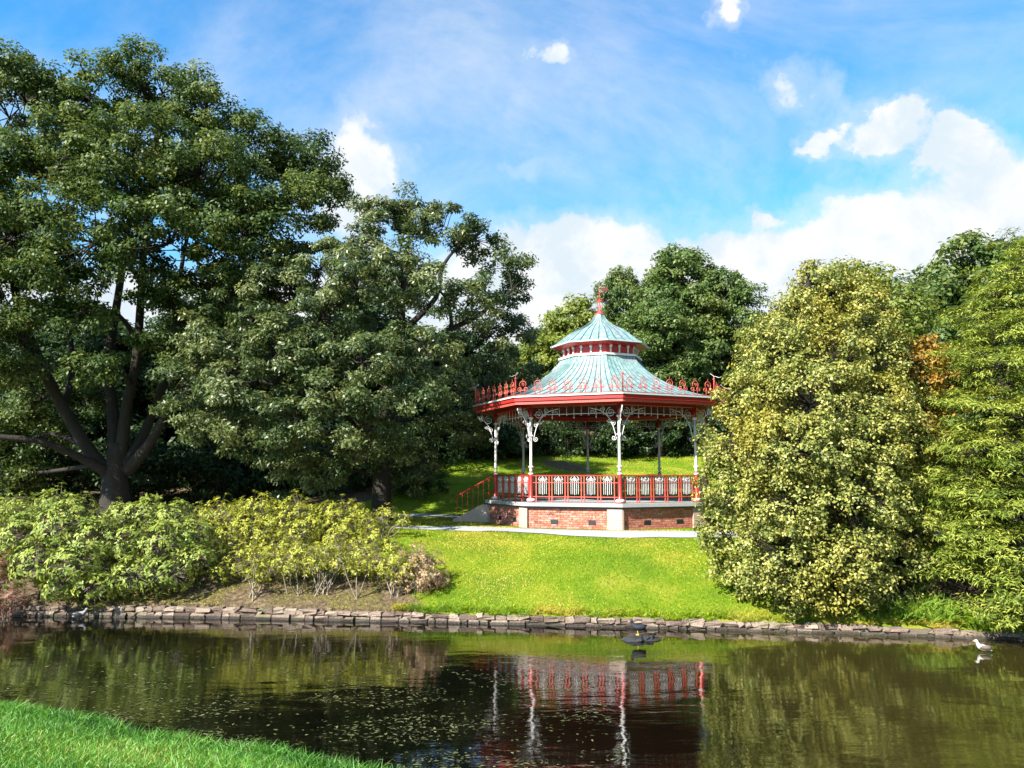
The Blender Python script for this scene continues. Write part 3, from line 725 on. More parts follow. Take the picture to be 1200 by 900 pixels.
# stairs out of the bay
qk, tk, nk, Lk = face_frame(RW, 5)
mid = qk + tk * Lk / 2
for i in range(5):
    zt = FL - .17 * (i + 1) + .0; dd = .14 + i * .28
    mb = MB(); c = mid + nk * (dd + .0) ; mb.box((c[0], c[1], (zt - .25) / 2), (Lk - .55 - .002 * i, .29, zt + .25), tk, nk); mb.build('step', M['slab'], bs)
for s in (0, 1):
    base_ = qk + tk * (.12 if s == 0 else Lk - .12)
    mb = MB(); pts = [(0, -.25), (1.55, -.25), (1.55, .12), (1.3, .22), (.35, .70), (0, .70)]
    A = [base_ + nk * p[0] + np.array([0, 0, p[1]]) - tk * .09 for p in pts]; B = [a_ + tk * .18 for a_ in A]
    mb.add(A + B, [tuple(range(6)), tuple(range(11, 5, -1))] + [(i, i + 6, (i + 1) % 6 + 6, (i + 1) % 6) for i in range(6)]); mb.build('stair_cheek', M['pier'], bs)
    hr = MB(); top0 = base_ + np.array([0, 0, FL + HR]) - nk * .2; top1 = base_ + nk * 1.5 + np.array([0, 0, HR + .05])
    hr.tube([top0, top0 + nk * .1, top1], .028, 6); hr.build('stair_handrail', M['red'], bs)
    for i in range(8):
        f = (i + .3) / 7.6; pp = top0 + (top1 - top0) * f; zb = max(.1, .78 - .6 * f)
        mb = MB(); mb.tube([(pp[0], pp[1], zb), pp], .014, 4); mb.build('stair_baluster', M['pinkred'], bs)

# ------------------------------------------------------------------ trees
def L_(px, py, rpx, d, sq=.85, depth=1.0):
    r = rpx * d / F; return (at(px, py, d), (r, r * depth, r * sq))
def G(x, y): return np.array([x, y, float(ground_z(x, y))])
def limb_px(pts):  # (px,py,d,r)
    return [(*at(a_, b_, d), r) for a_, b_, d, r in pts]
# big oak, left
ob = at(135, 600, 32); ob[2] = float(ground_z(ob[0], 32)) - .1
D = 32
oak_l = [[(*ob, .95), (*(ob + [0, 0, .5]), .66), *limb_px([(135, 555, D, 0.462), (140, 520, D, 0.387)])],
         limb_px([(135, 560, D, 0.343), (110, 535, D - .3, 0.262), (75, 480, D - .8, 0.225), (45, 420, D - 1.2, 0.194), (22, 360, D - 1.5, 0.162), (12, 300, D - 1.5, 0.112), (0, 220, D - 1, 0.050)]),
         limb_px([(130, 556, D, 0.281), (98, 538, D - 1, 0.162), (50, 518, D - 2, 0.125), (0, 512, D - 2.5, 0.106), (-60, 505, D - 3, 0.062)]),
         limb_px([(136, 540, D, 0.312), (132, 480, D + .5, 0.237), (128, 420, D + .8, 0.206), (138, 350, D + 1, 0.162), (150, 270, D + 1, 0.112), (160, 170, D + 1, 0.044)]),
         limb_px([(142, 535, D, 0.281), (148, 480, D - .3, 0.212), (160, 420, D - .3, 0.187), (165, 350, D, 0.156), (170, 270, D, 0.106), (180, 190, D, 0.062), (190, 110, D, 0.031)]),
         limb_px([(146, 545, D, 0.262), (170, 505, D + .3, 0.187), (195, 440, D + .6, 0.162), (205, 380, D + .6, 0.125), (215, 300, D + .5, 0.081), (240, 190, D + .5, 0.031)]),
         limb_px([(148, 552, D, 0.281), (175, 520, D - .5, 0.200), (197, 480, D - .8, 0.162), (225, 430, D - 1, 0.125), (262, 360, D - 1, 0.081), (310, 280, D - 1, 0.038)]),
         limb_px([(75, 480, D - .8, 0.156), (85, 430, D + .5, 0.125), (80, 380, D + 1, 0.094), (70, 320, D + 1.5, 0.062), (60, 240, D + 1.5, 0.031)]),
         limb_px([(45, 420, D - 1.2, 0.100), (10, 385, D - 2, 0.062), (-30, 365, D - 3, 0.031)])]
oak_c = [L_(*q) for q in [(30, 120, 66, D), (-30, 70, 60, D + 1), (105, 118, 60, D), (175, 112, 62, D), (243, 140, 58, D), (60, 200, 80, D - 3), (150, 190, 80, D - 3.5), (235, 205, 72, D - 3), (300, 190, 62, D),
         (355, 200, 46, D), (388, 225, 36, D - .5), (330, 250, 60, D - 1.5), (285, 275, 62, D - 3), (200, 285, 72, D - 4), (110, 285, 75, D - 4.2), (20, 275, 75, D - 3.5), (-60, 240, 90, D - 2), (-50, 340, 80, D - 3),
         (255, 335, 56, D - 2.5), (330, 310, 44, D - 2), (180, 350, 44, D - 3), (95, 365, 42, D - 4), (30, 400, 46, D - 3.5), (-20, 440, 55, D - 3), (60, 330, 45, D - 4), (112, 432, 32, D - 3.5), (190, 405, 32, D - 3), (20, 520, 48, D + 2), (-20, 560, 50, D + 2), (100, 470, 34, D + 3), (215, 450, 34, D + 3),
         (100, 200, 70, D + 4), (240, 230, 70, D + 4), (10, 300, 70, D + 4), (240, 380, 50, D + 2.5), (30, 480, 50, D + 2), (300, 380, 50, D + 3)]]
make_tree('oak_tree', 'huge dark green oak with a many-limbed trunk behind the rhododendrons', 'tree', ob, oak_l, oak_c, M['oak'], M['bark'], 9.3, 185, .58, .165, .10, bough_r=.12, twig_r=.03, shell=.6, bottom=.4, squash=.6)
# the wide tree between oak and bandstand
D = 30
cb = at(447, 600, D); cb[2] = float(ground_z(cb[0], D)) - .1
ch_l = [[(*cb, .55), (*(cb + [0, 0, .6]), .40), *limb_px([(447, 560, D, .36), (446, 520, D, .34), (450, 480, D, .3), (462, 440, D, .25)])],
        limb_px([(446, 525, D, .28), (425, 500, D - 1, .2), (395, 478, D - 2, .15), (340, 455, D - 3, .1), (270, 440, D - 3.5, .05)]),
        limb_px([(455, 470, D, .26), (468, 420, D + .3, .2), (470, 390, D + .3, .17), (472, 340, D, .13), (480, 270, D, .05)]),
        limb_px([(462, 440, D, .22), (490, 410, D - .5, .16), (520, 390, D - 1, .12), (560, 370, D - 1, .09), (600, 340, D - 1, .04)]),
        limb_px([(470, 390, D + .3, .14), (510, 350, D, .1), (520, 310, D, .07), (550, 275, D, .04)]),
        limb_px([(458, 455, D, .2), (420, 420, D + .5, .15), (390, 380, D + 1, .12), (360, 330, D + 1, .06)]),
        limb_px([(450, 490, D, .2), (490, 470, D + 1, .14), (540, 460, D + 2, .09), (580, 450, D + 4, .04)])]
ch_c = [L_(*q) for q in [(483, 243, 30, D), (455, 262, 38, D), (520, 265, 36, D), (558, 282, 34, D), (596, 315, 30, D + 1), (604, 350, 28, D + 2), (420, 290, 42, D - .5), (375, 315, 45, D - 1), (330, 345, 44, D - 1.5), (295, 375, 42, D - 2),
        (420, 340, 48, D - 3), (470, 310, 42, D - 2), (510, 335, 40, D - 3), (555, 345, 38, D - 1.5), (375, 375, 50, D - 3.5), (330, 410, 50, D - 4), (262, 425, 44, D - 3), (222, 452, 40, D - 3.5), (280, 470, 50, D - 4.5),
        (425, 425, 52, D - 4.5), (500, 420, 40, D - 3.2), (560, 405, 42, D + 3), (598, 395, 32, D + 4), (470, 470, 50, D - 4), (520, 455, 44, D + 1), (400, 485, 50, D - 5), (345, 490, 48, D - 4.5), (300, 520, 40, D - 3), (600, 450, 36, D + 5), (530, 500, 36, D + 1),
        (575, 490, 34, D + 5), (480, 540, 30, D + 1), (350, 540, 36, D), (230, 490, 36, D - 2), (450, 350, 55, D + 3.5), (370, 420, 60, D + 3), (300, 450, 55, D + 2), (415, 540, 34, D - 1.5), (485, 556, 28, D + .5), (380, 556, 30, D - .5), (450, 520, 34, D - 2.5), (330, 560, 30, D + 1), (255, 395, 42, D - 2.5), (300, 330, 38, D - .5)]]
make_tree('spreading_tree', 'wide spreading grey green tree between the huge oak and the bandstand', 'tree', cb, ch_l, ch_c, M['chestnut'], M['bark'], 14, 145, .42, .175, .075, bough_r=.09, twig_r=.022, shell=.5, bottom=.5, squash=.55)
# variegated holly, right bank
D = 20.6
hb = G(*at(960, 700, D)[:2]); D0 = D
ho_c = [L_(q[0] + (q[0] - 960) * .05, q[1], q[2] * rng.uniform(.85, 1.18), q[3]) for q in [(965, 335, 34, D), (1000, 340, 26, D + .3), (935, 362, 30, D), (940, 385, 46, D - .4), (990, 375, 46, D), (915, 420, 50, D - .6), (970, 420, 55, D - 1.4), (1020, 420, 48, D - .2), (895, 470, 52, D - .8), (950, 475, 58, D - 1.9), (1010, 475, 56, D - 1.4), (1045, 470, 32, D + .3),
        (880, 525, 52, D - 1), (935, 530, 60, D - 2.2), (1000, 535, 60, D - 1.9), (1052, 520, 45, D - .6), (872, 580, 50, D - 1), (925, 590, 60, D - 2.3), (990, 595, 62, D - 2.2), (1048, 590, 52, D - 1), (870, 638, 48, D - 1.0), (920, 650, 52, D - 2.2), (985, 655, 56, D - 2.3), (1045, 655, 50, D - 1.4),
        (880, 675, 36, D - 1.2), (935, 690, 34, D - 2.0), (990, 692, 34, D - 2.1), (1045, 695, 30, D - 1.5), (850, 560, 26, D - .8), (846, 620, 28, D - .8), (960, 500, 80, D + 2), (960, 600, 90, D + 2), (1040, 560, 60, D + 2), (960, 400, 60, D + 1.5)]]
ho_l = [[(*hb, .30), (*(hb + [0, 0, 2.5]), .24), (*(hb + [.1, 0, 5.5]), .16), (*(hb + [.1, 0, 8.2]), .05)]]
make_tree('holly_tree', 'large cream variegated holly tree on the bank beside the bandstand', 'tree', hb, ho_l, ho_c, M['holly'], M['bark'], 80, 54, .21, .09, .058, bough_r=.06, twig_r=.012, shell=.35, bottom=.8, squash=.8, tvar=.12)
# feathery conifer at the right edge
D = 19.2
yb = G(*at(1200, 720, D)[:2])
ye_c = [L_(*q, .5) for q in [(1190, 325, 40, D + 1), (1170, 350, 36, D + 1), (1215, 300, 44, D + 1), (1230, 290, 50, D + 2), (1150, 372, 42, D + 1), (1195, 385, 46, D), (1142, 415, 38, D + .6), (1175, 430, 46, D - .6), (1225, 430, 60, D), (1126, 472, 36, D + .4), (1155, 480, 46, D - .8), (1200, 490, 50, D - 1.2),
        (1112, 515, 36, D), (1150, 530, 46, D - 1.0), (1200, 545, 52, D - 1.5), (1100, 565, 36, D - .2), (1145, 580, 46, D - 1.2), (1195, 600, 54, D - 1.8), (1098, 612, 36, D - .4), (1140, 628, 46, D - 1.4), (1190, 645, 52, D - 2), (1110, 655, 36, D - .8), (1150, 675, 42, D - 1.6), (1195, 690, 46, D - 2.1),
        (1165, 712, 34, D - 1.9), (1205, 722, 38, D - 2.3), (1250, 600, 80, D), (1250, 500, 80, D), (1250, 690, 70, D - 1), (1180, 560, 80, D + 2), (1140, 440, 60, D + 2.2), (1200, 400, 60, D + 2.5)]]
ye_l = [[(*yb, .35), (*(yb + [0, 0, 3]), .28), (*(yb + [.2, .4, 5]), .2), (*(yb + [.3, 1, 7]), .06)]]
make_tree('yew_tree', 'feathery yellow green yew with layered sprays reaching down to the pond', 'tree', yb, ye_l, ye_c, M['yew'], M['bark'], 74, 62, .30, .135, .028, bough_r=.06, twig_r=.012, shell=.45, bottom=.6, squash=.3, up=1.1, tvar=.3)

def lobes_dome(base, h, r, z0, n, seed, top_taper=.55):
    rg = np.random.default_rng(seed); res = []
    for i in range(n):
        f = (i + .5) / n; zz = z0 + (h - z0) * f
        rr = r * math.sqrt(max(.05, 1 - (abs(f - .38) / (.72)) ** 2)) * .72
        a_ = i * 2.4 + rg.uniform(-.4, .4); q = rr * (1 if i < n - 2 else .25)
        res.append((np.array(base) + [q * math.cos(a_), q * math.sin(a_), zz], r * rg.uniform(.34, .5)))
    res.append((np.array(base) + [0, 0, (h + z0) / 2], r * .55))
    return res
def simple_tree(name, label, base, h, r, leafm, seed, z0=.28, n=14, dens=11, per=70, rc=.6, Ll=.26, Lw=.16, tr=.3, group=None, **k):
    lob = lobes_dome(base, h * .93, r, h * z0, n, seed)
    b = np.array(base)
    li = [[(*(b - [0, 0, .15]), tr * 1.4), (*(b + [0, 0, h * .12]), tr), (*(b + [.2, 0, h * .45]), tr * .7), (*(b + [.1, .1, h * .8]), tr * .2)]]
    return make_tree(name, label, 'tree', b - [0, 0, .1], li, lob, leafm, M['bark'], dens, per, rc, Ll, Lw, group, trunk_sides=8, **k)
def tree_at(px, ptop, d): b = G(at(px, 558, d)[0], d); return b, at(px, ptop, d)[2] - b[2]
# trees on the hill behind the bandstand
b, h = tree_at(800, 292, 52); HT = simple_tree('hill_tree', 'tallest round-topped tree on the hill behind the bandstand', b, h, 4.2, M['mid'], 3, z0=.2, n=18, group='trees on the hill behind the bandstand')
b, h = tree_at(735, 318, 54); copy_tree(HT, b, 1.9, (.62, .62, h / 13.6), 'dark tree with a ragged top rising just beyond the bandstand finial', 'trees on the hill behind the bandstand')
b, h = tree_at(850, 322, 50); copy_tree(HT, b, 4.0, (.75, .75, h / 13.6), 'rounded green tree on the hill beside the variegated holly', 'trees on the hill behind the bandstand')
b, h = tree_at(775, 360, 47); copy_tree(HT, b, 3.0, (.72, .72, h / 13.6 * 1.02), 'lower bushy tree on the slope just above the bandstand roof', 'trees on the hill behind the bandstand')
b, h = tree_at(672, 360, 48); simple_tree('lime_tree', 'yellow green tree showing left of the bandstand cupola', b, h, 3.6, M['lime'], 5, z0=.3, n=14)
b, h = tree_at(640, 395, 50); copy_tree(HT, b, 5.0, (.7, .7, h / 13.6), 'green tree filling the gap left of the bandstand roof', 'trees on the hill behind the bandstand')
# right background
b, h = tree_at(1000, 312, 25.5); simple_tree('green_tree', 'bright green broadleaf tree rising behind the variegated holly', b, h, 2.9, M['lime'], 9, z0=.35, n=14, dens=22, per=60, rc=.4, Ll=.17, Lw=.09, tr=.2)
b, h = tree_at(1082, 378, 21.6); simple_tree('russet_tree', 'small orange and gold autumn tree between holly and yew', b, h, 1.5, M['copperleaf'], 12, z0=.4, n=10, dens=30, per=50, rc=.3, Ll=.14, Lw=.08, tr=.1)
b, h = tree_at(1062, 328, 38); simple_tree('blue_green_conifer', 'blue green conifer top behind the orange tree', b, h, 3.2, M['bluegreen'], 13, z0=.2, n=14, Ll=.26, Lw=.07, dens=14)
b, h = tree_at(1135, 290, 36); simple_tree('dark_broadleaf_tree', 'dark green rounded tree standing behind the yew', b, h, 4.0, M['mid'], 14, z0=.25, n=16)
b, h = tree_at(1215, 285, 38); simple_tree('tall_dark_tree', 'dark tree rising above the feathery yew', b, h, 3.8, M['dark'], 15, z0=.25, n=16)
# wood behind the oak and the spreading tree
b = G(-16, 46); WD = simple_tree('woodland_tree', 'dark woodland tree behind the huge oak', b, 11, 5.0, M['dark'], 21, z0=.12, n=18, dens=9, per=60, rc=.75, Ll=.34, Lw=.2, group='dark trees of the wood beyond the oak', bottom=.8)
for i, (x, y, s) in enumerate([(-24, 44, .95), (-8.5, 47, .95), (-30, 50, 1.1), (-20, 53, 1.15), (-3.5, 50, .85), (-12, 55, 1.1), (-38, 48, 1.0), (12, 62, 1.0), (20, 58, 1.0), (24, 48, .9), (3, 64, .9)]):
    copy_tree(WD, G(x, y) - [0, 0, .1], i * 1.3 + .7, (s, s, s * (.9 if x < -5 else .8)), 'dark leafy tree of the wood closing the view behind the lawn and oak' if x < 0 else 'dark leafy tree of the wood closing the view on the hilltop', 'dark trees of the wood beyond the oak' if x < 0 else 'dark trees on the hilltop')

def shrub(name, label, base, lobes, leafm, dens, per, rc, Ll, Lw, stems=6, group=None, rosette=True, bark=None, tr=.03, spread=.25, **k):
    b = np.array(base); rg = np.random.default_rng(int(abs(b[0]) * 1000) % 9999)
    li = []
    cs = [np.array(c) for c, r in lobes]
    for i in range(stems):
        c = cs[i % len(cs)] + rg.normal(size=3) * .08
        p = b + [rg.normal() * spread * .35, rg.normal() * spread * .35, -.08]; m_ = p * .45 + c * .55 + rg.normal(size=3) * .06 + [0, 0, .05]
        li.append([(*p, tr * 1.5), (*(p * .75 + m_ * .25), tr * 1.1), (*m_, tr * .8), (*c, tr * .4)])
    return make_tree(name, label, 'shrub', b - [0, 0, .05], li, lobes, leafm, bark or M['palebark'], dens, per, rc, Ll, Lw, group, trunk_sides=5, bough_r=tr * .6, twig_r=.008, rosette=rosette, parts=('stems', 'foliage'), **k)
# understory: dark shrubs beneath the oak and the spreading tree
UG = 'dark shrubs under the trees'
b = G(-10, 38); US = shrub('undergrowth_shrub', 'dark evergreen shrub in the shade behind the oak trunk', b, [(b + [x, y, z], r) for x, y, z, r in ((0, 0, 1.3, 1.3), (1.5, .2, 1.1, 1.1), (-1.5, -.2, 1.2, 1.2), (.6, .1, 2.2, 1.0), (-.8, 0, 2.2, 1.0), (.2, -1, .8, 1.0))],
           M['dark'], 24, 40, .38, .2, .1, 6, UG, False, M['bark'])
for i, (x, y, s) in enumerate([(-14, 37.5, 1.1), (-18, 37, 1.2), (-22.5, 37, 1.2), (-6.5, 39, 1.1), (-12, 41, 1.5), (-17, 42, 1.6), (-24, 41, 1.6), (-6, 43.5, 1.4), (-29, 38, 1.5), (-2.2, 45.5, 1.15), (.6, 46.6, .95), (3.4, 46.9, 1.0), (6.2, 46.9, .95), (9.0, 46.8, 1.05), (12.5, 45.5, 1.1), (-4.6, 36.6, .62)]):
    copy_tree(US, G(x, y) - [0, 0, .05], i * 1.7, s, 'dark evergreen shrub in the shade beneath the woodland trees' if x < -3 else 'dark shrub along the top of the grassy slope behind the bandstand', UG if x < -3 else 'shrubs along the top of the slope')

# rhododendrons on the left bank
def lob_px(lst, sq=.9): return [L_(px, py, r, d, sq) for px, py, r, d in lst]
b = G(*at(75, 690, 21)[:2]); shrub('rhododendron', 'big glossy green rhododendron, tallest of the bank shrubs, in front of the oak trunk', b,
      lob_px([(62, 590, 22, 21.6), (90, 600, 24, 21.6), (35, 603, 26, 21.4), (30, 625, 34, 21.2), (80, 620, 40, 21.2), (115, 635, 34, 20.9), (45, 660, 36, 20.7), (90, 665, 38, 20.5), (110, 690, 26, 20.3), (70, 688, 22, 20.2)]), M['rhodo'], 260, 10, .05, .135, .05, 8, tr=.04, shell=.35, bottom=.8, tvar=.2)
b = G(*at(185, 680, 21.2)[:2]); shrub('rhododendron', 'rounded green rhododendron beside the tallest one, above the wall', b,
      lob_px([(175, 605, 28, 21.8), (145, 607, 24, 21.8), (205, 606, 26, 21.8), (150, 640, 34, 21.2), (195, 640, 38, 21.2), (225, 632, 32, 21.6), (160, 675, 28, 20.5), (200, 672, 30, 20.6), (232, 655, 22, 21)]), M['rhodo'], 260, 10, .05, .135, .05, 8, tr=.04, shell=.35, bottom=.8, tvar=.2)
b = G(*at(0, 640, 23)[:2]); shrub('rhododendron', 'pale green rhododendron half hidden behind the tallest one', b,
      lob_px([(5, 605, 30, 23), (-30, 620, 40, 23), (-20, 660, 40, 22), (25, 640, 30, 22.6)]), M['rhodo'], 220, 10, .05, .14, .05, 6, tr=.04, shell=.35, bottom=.8)
HG = 'yellow green shrubs of the hedge behind the soil bed'
for i, (px, py, r, d, lab) in enumerate([(262, 607, 26, 24.2, 'yellow green leggy shrub next to the rounded rhododendron'), (305, 602, 27, 24.6, 'yellow green shrub of the hedge below the oak'), (350, 603, 27, 24.4, 'yellow green shrub in the middle of the hedge'),
                                   (393, 606, 26, 24.6, 'yellow green shrub of the hedge below the spreading tree'), (425, 612, 22, 24.8, 'yellow green shrub ending the hedge near the path')]):
    bb = G(*at(px, py + 45, d)[:2])
    shrub('hedge_shrub', lab, bb, lob_px([(px, py, r, d), (px - 16, py + 12, r * .8, d - .5), (px + 16, py + 14, r * .8, d - .4), (px, py + 24, r * .8, d - .9), (px - 22, py - 2, r * .7, d + .2), (px + 22, py - 2, r * .7, d + .3)]), M['rhodo_y'], 260, 9, .05, .12, .042, 9, HG, tr=.022, shell=.55, bottom=.7)
for i, (px, py, r, d, lab) in enumerate([(270, 640, 20, 22.3, 'thin shrub with green shoots beside the rounded rhododendron'), (330, 640, 20, 22.6, 'thin yellow shrub behind the bare-stemmed bushes'), (392, 645, 20, 22.6, 'thin yellow shrub between the hedge and the bare-stemmed bushes'), (440, 632, 17, 23, 'thin shrub with sparse leaves near the path'), (452, 606, 14, 24.2, 'small twiggy shrub standing against the pale path')] + [(q, 662, 19, 21.5, 'low sprawling yellow shrub filling the bed behind the bare-stemmed bushes') for q in (282, 325, 362, 402, 442)]):
    bb = G(*at(px, py + 36, d)[:2])
    shrub('thin_shrub', lab, bb, lob_px([(px, py, r * 1.15, d), (px - 20, py + 6, r * .9, d - .3), (px + 20, py + 6, r * .9, d - .2)]), M['rhodo_y'], 190, 8, .05, .115, .04, 9, 'thin shrubs on the soil bed', tr=.018, shell=.7, bottom=.6)
# front row: bare stems forking into a few leaf tufts
BG = 'bare-stemmed bushes along the soil bed'
for i, ((px, pb, d, ht, lab), (ns, spr)) in enumerate(zip([(297, 697, 20.6, 1.05, 'leggy bush with leaning bare stems at the end of the row by the rhododendron'), (345, 697, 20.6, 1.15, 'leggy bush with a forked pale stem, second in the row'), (381, 695, 20.7, 1.15, 'leggy bush with a fan of many bare stems in the middle of the row'), (419, 699, 20.4, 1.2, 'leggy bush on a single straight bare stem'), (461, 698, 20.4, 1.05, 'leggy bush with V-shaped pale stems beside the dry brown bush')], ((6, .3), (4, .25), (15, .35), (3, .06), (6, .1)))):
    bb = G(at(px, pb, d)[0], d); mb_l = []
    c0 = bb + [0, 0, ht]
    lob = [(c0 + [dx_, dy_, dz_], r_) for dx_, dy_, dz_, r_ in ((-.36, 0, -.25, .36), (.05, .1, -.08, .40), (.4, .05, -.28, .36), (-.1, -.25, -.42, .28), (.15, .4, 0, .38), (.25, -.1, -.5, .22))]
    shrub('bare_stemmed_bush', lab, bb, lob, M['rhodo_y'], 190, 7, .05, .10, .036, ns, BG, tr=.017, spread=spr, shell=.8, bottom=.6)
b = G(*at(492, 692, 20.7)[:2]); shrub('dry_bush', 'rounded dry pinkish brown bush at the edge of the lawn', b, lob_px([(486, 656, 24, 20.8), (504, 660, 20, 20.8), (496, 677, 24, 20.5), (474, 674, 20, 20.6), (512, 678, 16, 20.7)]), M['drybush'], 380, 9, .05, .085, .03, 16, tr=.012, shell=.7, bottom=.9)
b = G(*at(8, 700, 20.3)[:2]); shrub('russet_fern', 'rusty brown fern clump at the left end of the wall', b, lob_px([(8, 665, 22, 20.4), (-8, 690, 26, 20.2), (18, 700, 16, 20.1), (2, 712, 16, 20.0)]), M['russet'], 200, 10, .05, .13, .025, 6, tr=.012, shell=.7)

# ------------------------------------------------------------------ blades: sedge, grass, weeds
def blades(name, X, Y, hgt, wid, mat, lean=.35, label=None, z=None, kind='stuff', parent=None, tintbias=0, seed=0):
    n = len(X); Z = ground_z(X, Y) - .01 if z is None else z
    A = norm(np.stack([rng.normal(size=n) * lean, rng.normal(size=n) * lean, np.ones(n)], 1))
    N = norm(np.stack([rng.normal(size=n), rng.normal(size=n), np.full(n, .3)], 1)); N = norm(N - A * (A * N).sum(1, keepdims=True))
    L = hgt * rng.uniform(.5, 1.3, n)
    V = leaf_quads(np.stack([X, Y, Z], 1), A, N, L, np.full(n, wid) * rng.uniform(.7, 1.3, n), .05)
    V[:, 2, :2] += rng.normal(size=(n, 2)) * (L * .35)[:, None]
    t_ = np.clip(rng.normal(size=n) * .22 + .45 + tintbias + .25 * np.sin(X * 1.1 + Y * .7) * np.sin(Y * 1.3 - X * .4), 0, 1)
    o = link(name, quad_mesh(name, V, t_), mat)
    return tag(o, label, None, None, kind)
def pts_in(n, x0, x1, y0, y1, cond):
    X = rng.uniform(x0, x1, n); Y = rng.uniform(y0, y1, n); k = cond(X, Y); return X[k], Y[k]
# near bank: only where the camera could look, plus a margin
X, Y = pts_in(300000, -13, 3, 3.2, 14.5, lambda x, y: (near_dist(x, y) > -.06) & (near_dist(x, y) < 5.5) & (np.abs(x) < .9 * y + 1) & (rng.random(len(x)) < np.clip(1.25 - y / 18, .3, 1)))
X2 = rng.uniform(-10, 1.5, 9000); t2 = (X2 - E1[0]) / ed[0]; Y2 = E1[1] + ed[1] * t2 + np.abs(rng.normal(size=9000)) * -.12 + .05 * np.sin(X2 * 3.3) * np.sin(X2 * 7.1)
tag(blades('bank_edge_grass', X2, Y2, .17, .011, M['grass'], .55, tintbias=.05), 'longer ragged grass along the near edge of the pond', 'grass')
tag(blades('near_grass', X, Y, .085, .010, M['grass'], .4), 'lush green grass on the near bank of the pond', 'grass')
def off_path(x, y):
    c = np.array(catmull([(p[0], p[1], 0) for p in PATH], 8))[:, :2]; d = np.full(len(x), 9.)
    for p in c: d = np.minimum(d, np.hypot(x - p[0], y - p[1]))
    return d > .80
def off_band(x, y): return np.hypot(x - BX, y - BY) > 4.55
X, Y = pts_in(210000, -4.5, 14, 16.5, 28, lambda x, y: (y - yw(x) > .14) & (soil_mask(x, y) < .45) & off_band(x, y) & (y < 28))
k = off_path(X, Y); X, Y = X[k], Y[k]
dry = .55 * np.exp(-((X + .3) / 2.2) ** 2 - ((Y - 21.4) / 1.6) ** 2) + .3 * np.exp(-((X - 5.5) / 1.6) ** 2 - ((Y - 21.2) / 1.2) ** 2) - .22 * np.exp(-((X - 3.2) / .8) ** 2) - .15
tag(blades('lawn_grass', X, Y, .05, .014, M['lawn'], .6, tintbias=dry), 'sunlit mown lawn between the path and the pond wall', 'grass')
X, Y = pts_in(60000, -9, 11, 28, 50, lambda x, y: (soil_mask(x, y) < .45) & off_band(x, y))
k = off_path(X, Y) & ~((np.abs(Y - 33.8) < .6) & (X < -1.5)); X, Y = X[k], Y[k]
tag(blades('hill_grass', X, Y, .07, .022, M['lawn'], .6, tintbias=-.12), 'grass on the slope behind the bandstand', 'grass')
X, Y = pts_in(110000, -11, -1.2, 18.5, 25, lambda x, y: (y - yw(x) > .12) & (soil_mask(x, y) > .3) & ((np.sin(x * 2.3 + y) * np.sin(y * 2.9 - x * .7) > -.1) | (rng.random(len(x)) < .2)))
tag(blades('moss_litter', X, Y, .035, .022, M['moss'], 1.0), 'mossy leaf litter on the soil bed below the shrubs', 'moss')
def tuft(name, label, cat, c, n, r, h, wid, mat, lean=.5, group=None):
    t = thing(name, label, cat, c, 0, group)
    ph = rng.uniform(0, 2 * PI, n); rr = r * np.sqrt(rng.random(n)); X = c[0] + rr * np.cos(ph); Y = c[1] + rr * np.sin(ph) * .5
    o = blades('leaves', X, Y, h, wid, mat, lean); o.parent = t; del o['kind']
    me_ = o.data; vv = np.empty(len(me_.vertices) * 3, np.float32); me_.vertices.foreach_get('co', vv); vv = vv.reshape(-1, 3) - np.array(c, np.float32); me_.vertices.foreach_set('co', vv.reshape(-1)); me_.update(); return t
tuft('sedge_clump', 'clump of long arching sedge leaves at the left end of the wall', 'sedge', G(*at(45, 700, 20.15)[:2]), 260, .55, .75, .022, M['grass'], .7)
tuft('weed_clump', 'bright yellow green weeds under the rhododendrons on top of the wall', 'weeds', G(*at(100, 700, 20.0)[:2]), 700, .9, .28, .035, M['freshgreen'], .7)
tuft('weed_clump', 'bright green weeds at the foot of the holly beside the yew', 'weeds', G(*at(1085, 712, 18.2)[:2]), 900, .75, .42, .045, M['freshgreen'], .7)
tuft('weed_clump', 'low green weeds below the middle of the holly', 'weeds', G(*at(1010, 715, 18.3)[:2]), 700, .9, .24, .035, M['freshgreen'], .7)
tuft('cream_sprig', 'pale cream leafy sprig low at the foot of the holly', 'plant', G(*at(982, 716, 18.2)[:2]), 160, .22, .30, .06, M['cream'], .7)
X = rng.uniform(-3, 13, 14000); Y = yw(X) + .12 + np.abs(rng.normal(size=len(X))) * .12 - .10 * (np.sin(X * 2.1) * np.sin(X * 5.3) > .1)
tag(blades('bank_grass', X, Y, .13, .014, M['lawn'], .7, z=np.where(Y - yw(X) > .1, ground_z(X, Y), .205) - .02, tintbias=-.25), 'longer grass overhanging the pond wall below the lawn', 'grass')
# floating bits on the pond
X, Y = pts_in(17000, -10, 1.5, 8.5, 17, lambda x, y: (near_dist(x, y) < -.1) & (y < yw(x) - 2) & (rng.random(len(x)) < np.clip(.15 + .85 * (np.sin(x * 1.3 + 2 * np.sin(y * .8)) * np.sin(y * 2.1 + x * .5) > .1), 0, 1) * np.clip((15.8 - y) / 4, .08, 1)))
n = len(X); a_ = rng.uniform(0, 2 * PI, n); A = np.stack([np.cos(a_), np.sin(a_) * .5, rng.normal(size=n) * .03], 1); N = norm(np.stack([rng.normal(size=n) * .05, rng.normal(size=n) * .05, np.ones(n)], 1))
V = leaf_quads(np.stack([X, Y, np.full(n, .006)], 1), norm(A), N, rng.uniform(.015, .12, n) ** 1.0, rng.uniform(.008, .045, n), .02)
tag(link('floating_weed', quad_mesh('floating_weed', V, rng.random(n)), M['scum']), 'specks of weed and leaf floating on the pond by the near bank', 'pond weed', kind='stuff')

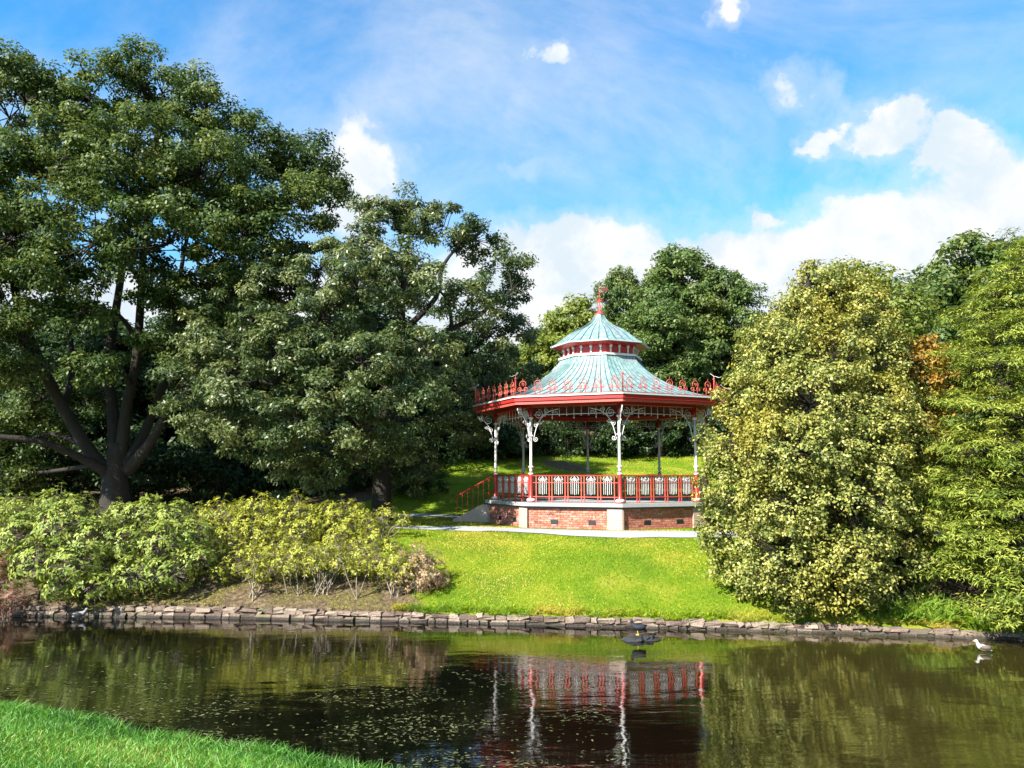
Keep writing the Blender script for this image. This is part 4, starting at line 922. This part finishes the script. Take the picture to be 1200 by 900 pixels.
# ------------------------------------------------------------------ rock and birds
def blob(mb, c, r, n=10, m_=7, jit=0, tilt=0):
    vs = []; 
    for i in range(m_ + 1):
        t_ = PI * i / m_
        for k in range(n):
            a_ = 2 * PI * k / n; j = 1 + (rng.normal() * jit if 0 < i < m_ else 0)
            x, y, z = r[0] * math.sin(t_) * math.cos(a_) * j, r[1] * math.sin(t_) * math.sin(a_) * j, -r[2] * math.cos(t_) * j
            vs.append((c[0] + x * math.cos(tilt) - z * math.sin(tilt), c[1] + y, c[2] + x * math.sin(tilt) + z * math.cos(tilt)))
    mb.add(vs, [(i * n + k, i * n + (k + 1) % n, (i + 1) * n + (k + 1) % n, (i + 1) * n + k) for i in range(m_) for k in range(n)])
rp = onz(750, 750, .0); mb = MB()
blob(mb, (-.05, 0, -.02), (.34, .24, .13), 13, 8, .13); blob(mb, (.2, .04, -.02), (.22, .2, .12), 11, 7, .15); blob(mb, (-.26, .02, -.03), (.15, .14, .09), 9, 6, .15)
tag(mb.build('rock', M['rock'], None, rp, 0, False), 'dark wet rock breaking the pond surface with a black bird on it', 'rock')
def bird(name, label, loc, rz, s, body, headm, backm, standing, neck=.5):
    t = thing(name, label, 'bird', loc, rz)
    z = .12 if standing else .055
    b_ = MB(); tl = .45 if standing else .12
    sp_ = catmull([(-.20, 0, z + .02, .012), (-.12, 0, z + .05, .05), (-.02, 0, z + .07, .085), (.08, 0, z + .10, .078), (.13, 0, z + .16, .045), (.145, 0, z + .17 + .1 * neck, .036), (.16, 0, z + .20 + .1 * neck, .042), (.19, 0, z + .205 + .1 * neck, .03), (.205, 0, z + .2 + .1 * neck, .012)], 3)
    b_.tube([(q[0] * s, q[1] * s, q[2] * s) for q in sp_], [q[3] * s for q in sp_], 10); b_.build('body', M[body], t, smooth=True)
    h_ = MB(); blob(h_, (.168 * s, 0, (z + .205 + .1 * neck) * s), (.045 * s, .038 * s, .042 * s)); h_.build('head', M[headm], t, smooth=True)
    k_ = MB(); k_.tube([(.20 * s, 0, (z + .2 + .1 * neck) * s), (.255 * s, 0, (z + .19 + .1 * neck) * s)], [.016 * s, .004 * s], 6); k_.build('beak', M['beak' if headm != 'whitef' else 'yellow'], t)
    for sd_ in (-1, 1):
        w_ = MB(); blob(w_, (-.05 * s, sd_ * .066 * s, (z + .09) * s), (.15 * s, .036 * s, .062 * s), 10, 6, 0, -.12); w_.build('wing', M[backm], t, smooth=True)
        if standing:
            l_ = MB(); l_.tube([(.01 * s, sd_ * .03 * s, (z + .0) * s), (.0, sd_ * .03 * s, .012 * s)], .008 * s, 5); l_.tube([(-.02 * s, sd_ * .03 * s, .01 * s), (.06 * s, sd_ * .035 * s, .008 * s)], .007 * s, 5); l_.build('leg', M['yellow'], t)
    return t
bird('moorhen', 'slate black water bird standing on the dark rock in the pond', (rp[0] - .04, rp[1], .10), PI * .93, .88, 'slate', 'black', 'slate', True, .2)
dk = onz(1153, 764, 0); bird('duck', 'small white-breasted duck with dark wings swimming near the yew', (dk[0], dk[1], -.015), PI * .8, .75, 'whitef', 'whitef', 'brownf', False, .35)
dk = onz(101, 722.5, 0); bird('duck', 'small grey and black duck floating against the foot of the stone wall', (dk[0], dk[1] - .3, -.015), .2, .9, 'greyf', 'greyf', 'black', False, .1)
gp = G(*onz(840, 712, .55)[:2]); bird('pigeon', 'dark grey pigeon on the lawn near the holly', (gp[0], gp[1], gp[2] + .02), PI, .9, 'greyf', 'slate', 'slate', True, .2)
